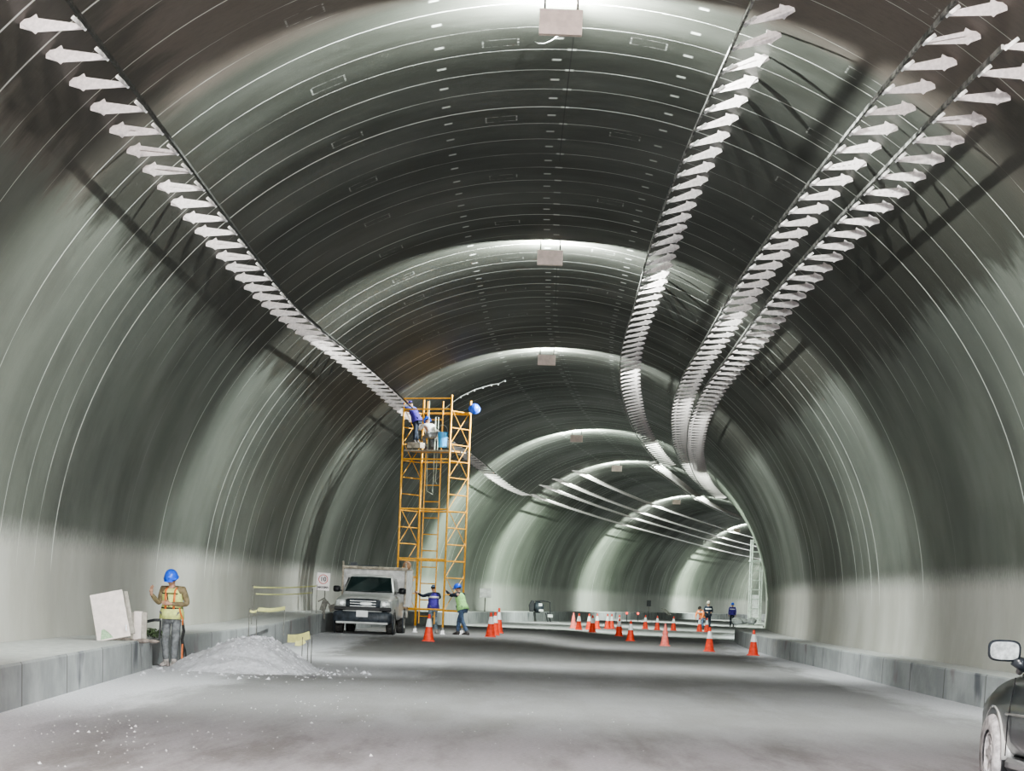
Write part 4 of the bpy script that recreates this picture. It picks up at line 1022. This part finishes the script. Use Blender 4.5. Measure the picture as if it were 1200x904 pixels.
m = MB(); m.box((.12,-.3,1.05), (.22,.1,.18)); m.box((.18,-.3,.72), (.28,.1,.14)); m.box((.72,-.2,.42), (.3,.2,.18)); m.build('engine_cover', M['white_cloth'], mx, bevel=.03)
m = MB(); m.tube([(-.2,0,1.25),(.3,0,1.28),(.68,0,1.22),(.72,0,.5)], .035, 6); m.build('handle', M['ink'], mx)
for x, y in ((-.35,-.25),(-.35,.25),(.62,-.25),(.8,.25)): m = MB(); m.tube([(x*.7,y*.5,.6),(x,y,0)], .03, 6); m.build('leg', M['ink'], mx)
tag(mx, 'small dark portable concrete mixer standing near the far left wall', 'mixer')
b = P(790, 728, 215)
for k, (x0, y0, x1, y1) in enumerate(((775.5,713,783,731),(779,714,786,731))):
    a, c = P(x0,y0,212), P(x1,y1,212); m = MB(); m.tube([a, Vector((c.x,c.y,.55))], .05, 6); tag(m.build('pole', M['stake']), ['dark pole leaning on the far left wall, left of its pair','dark pole leaning on the far left wall, right of its pair'][k], 'pole', 'poles leaning on the far wall')
# weathered white service scaffold near the bend
D = 150; o = empty('service_scaffold', (P(888,735,D).x, D, .0)); bz = o.location
tl = lambda x, y, d=0: P(x, y, D+d)-bz
z1 = P(890,633,D).z
def wtube(a, b, r_, nm): m = MB(); m.tube([a, b], r_, 6); m.build(nm, M['white_steel'], o)
xl, xr = tl(878,700).x, tl(891,700).x
for x in (xl+.05, xr):
    for y in (-.6,.6): wtube(Vector((x, y, .55)), Vector((x, y, z1)), .045, 'upright')
zz = .85
while zz < z1:
    for y in (-.6,.6): wtube(Vector((xl,y,zz)), Vector((xr,y,zz)), .03, 'rung')
    wtube(Vector((xr,-.6,zz)), Vector((xr,.6,zz)), .03, 'rung'); zz += .55
m = MB(); m.box(((xl+xr)/2,0,z1-1.25), (xr-xl+.1,1.3,.08)); m.build('platform', M['white_steel'], o)
m = MB()
m.box(((xl+xr)/2+.05,.62,1.4), (xr-xl,.03,1.6)); m.build('pale_sheet', M['white_cloth'], o)
tag(o, 'weathered white service scaffold against the inner wall at the bend', 'scaffold')
m = MB(); rr = random.Random(4)
for k in range(14): m.sphere((rr.uniform(-.5,.5), rr.uniform(-.3,.3), rr.uniform(0,.15)), rr.uniform(.1,.25), 7, 5, sc3=(1.2,1,.8))
q = P(872, 733, 140); tag(m.build('rubble_heap', M['curb'], loc=(q.x, 140, .6)), 'low pale rubble heap on the curb end near the bend', 'rubble', kind='stuff')
for k, (px, py, D, lab) in enumerate(((734,733,190,'tiny red marker light behind the cones, left one'),(747,734,192,'tiny red marker light behind the cones, right one'))):
    q = P(px, py, D); o = empty('marker_lamp', (q.x, D, 0)); m = MB(); m.tube([(0,0,0),(0,0,.6)], .03, 6); m.build('post', M['ink'], o); m = MB(); m.sphere((0,0,.66), .09, 8, 6); m.build('lamp', mat('red_lamp_%s' % 'ab'[k], (.9,.05,.03), .4, emit=1.2), o); tag(o, lab, 'marker light', 'marker lights behind the cones')

# ------------------------------------------------------------------ camera, world, view
cam = bpy.data.cameras.new('camera'); co = link(bpy.data.objects.new('camera', cam))
cam.sensor_width = 36; cam.lens = 36*F/1200; cam.clip_end = 1500
cam.shift_x = (600-590.05)/1200; cam.shift_y = 247.8/1200
co.matrix_world = Matrix.Translation((0,0,CAMZ)) @ Matrix.Rotation(PI/2, 4, 'X') @ Matrix.Rotation(ROLL, 4, 'Z')
sc.camera = co
w = bpy.data.worlds.new('world'); sc.world = w; w.use_nodes = True
w.node_tree.nodes['Background'].inputs[0].default_value = (.8,.88,1,1); w.node_tree.nodes['Background'].inputs[1].default_value = 1.0
sc.view_settings.view_transform = 'AgX'; sc.view_settings.look = 'AgX - Medium High Contrast'; sc.view_settings.exposure = 1.3
sc.cycles.max_bounces = 6; sc.cycles.diffuse_bounces = 5; sc.cycles.use_denoising = True
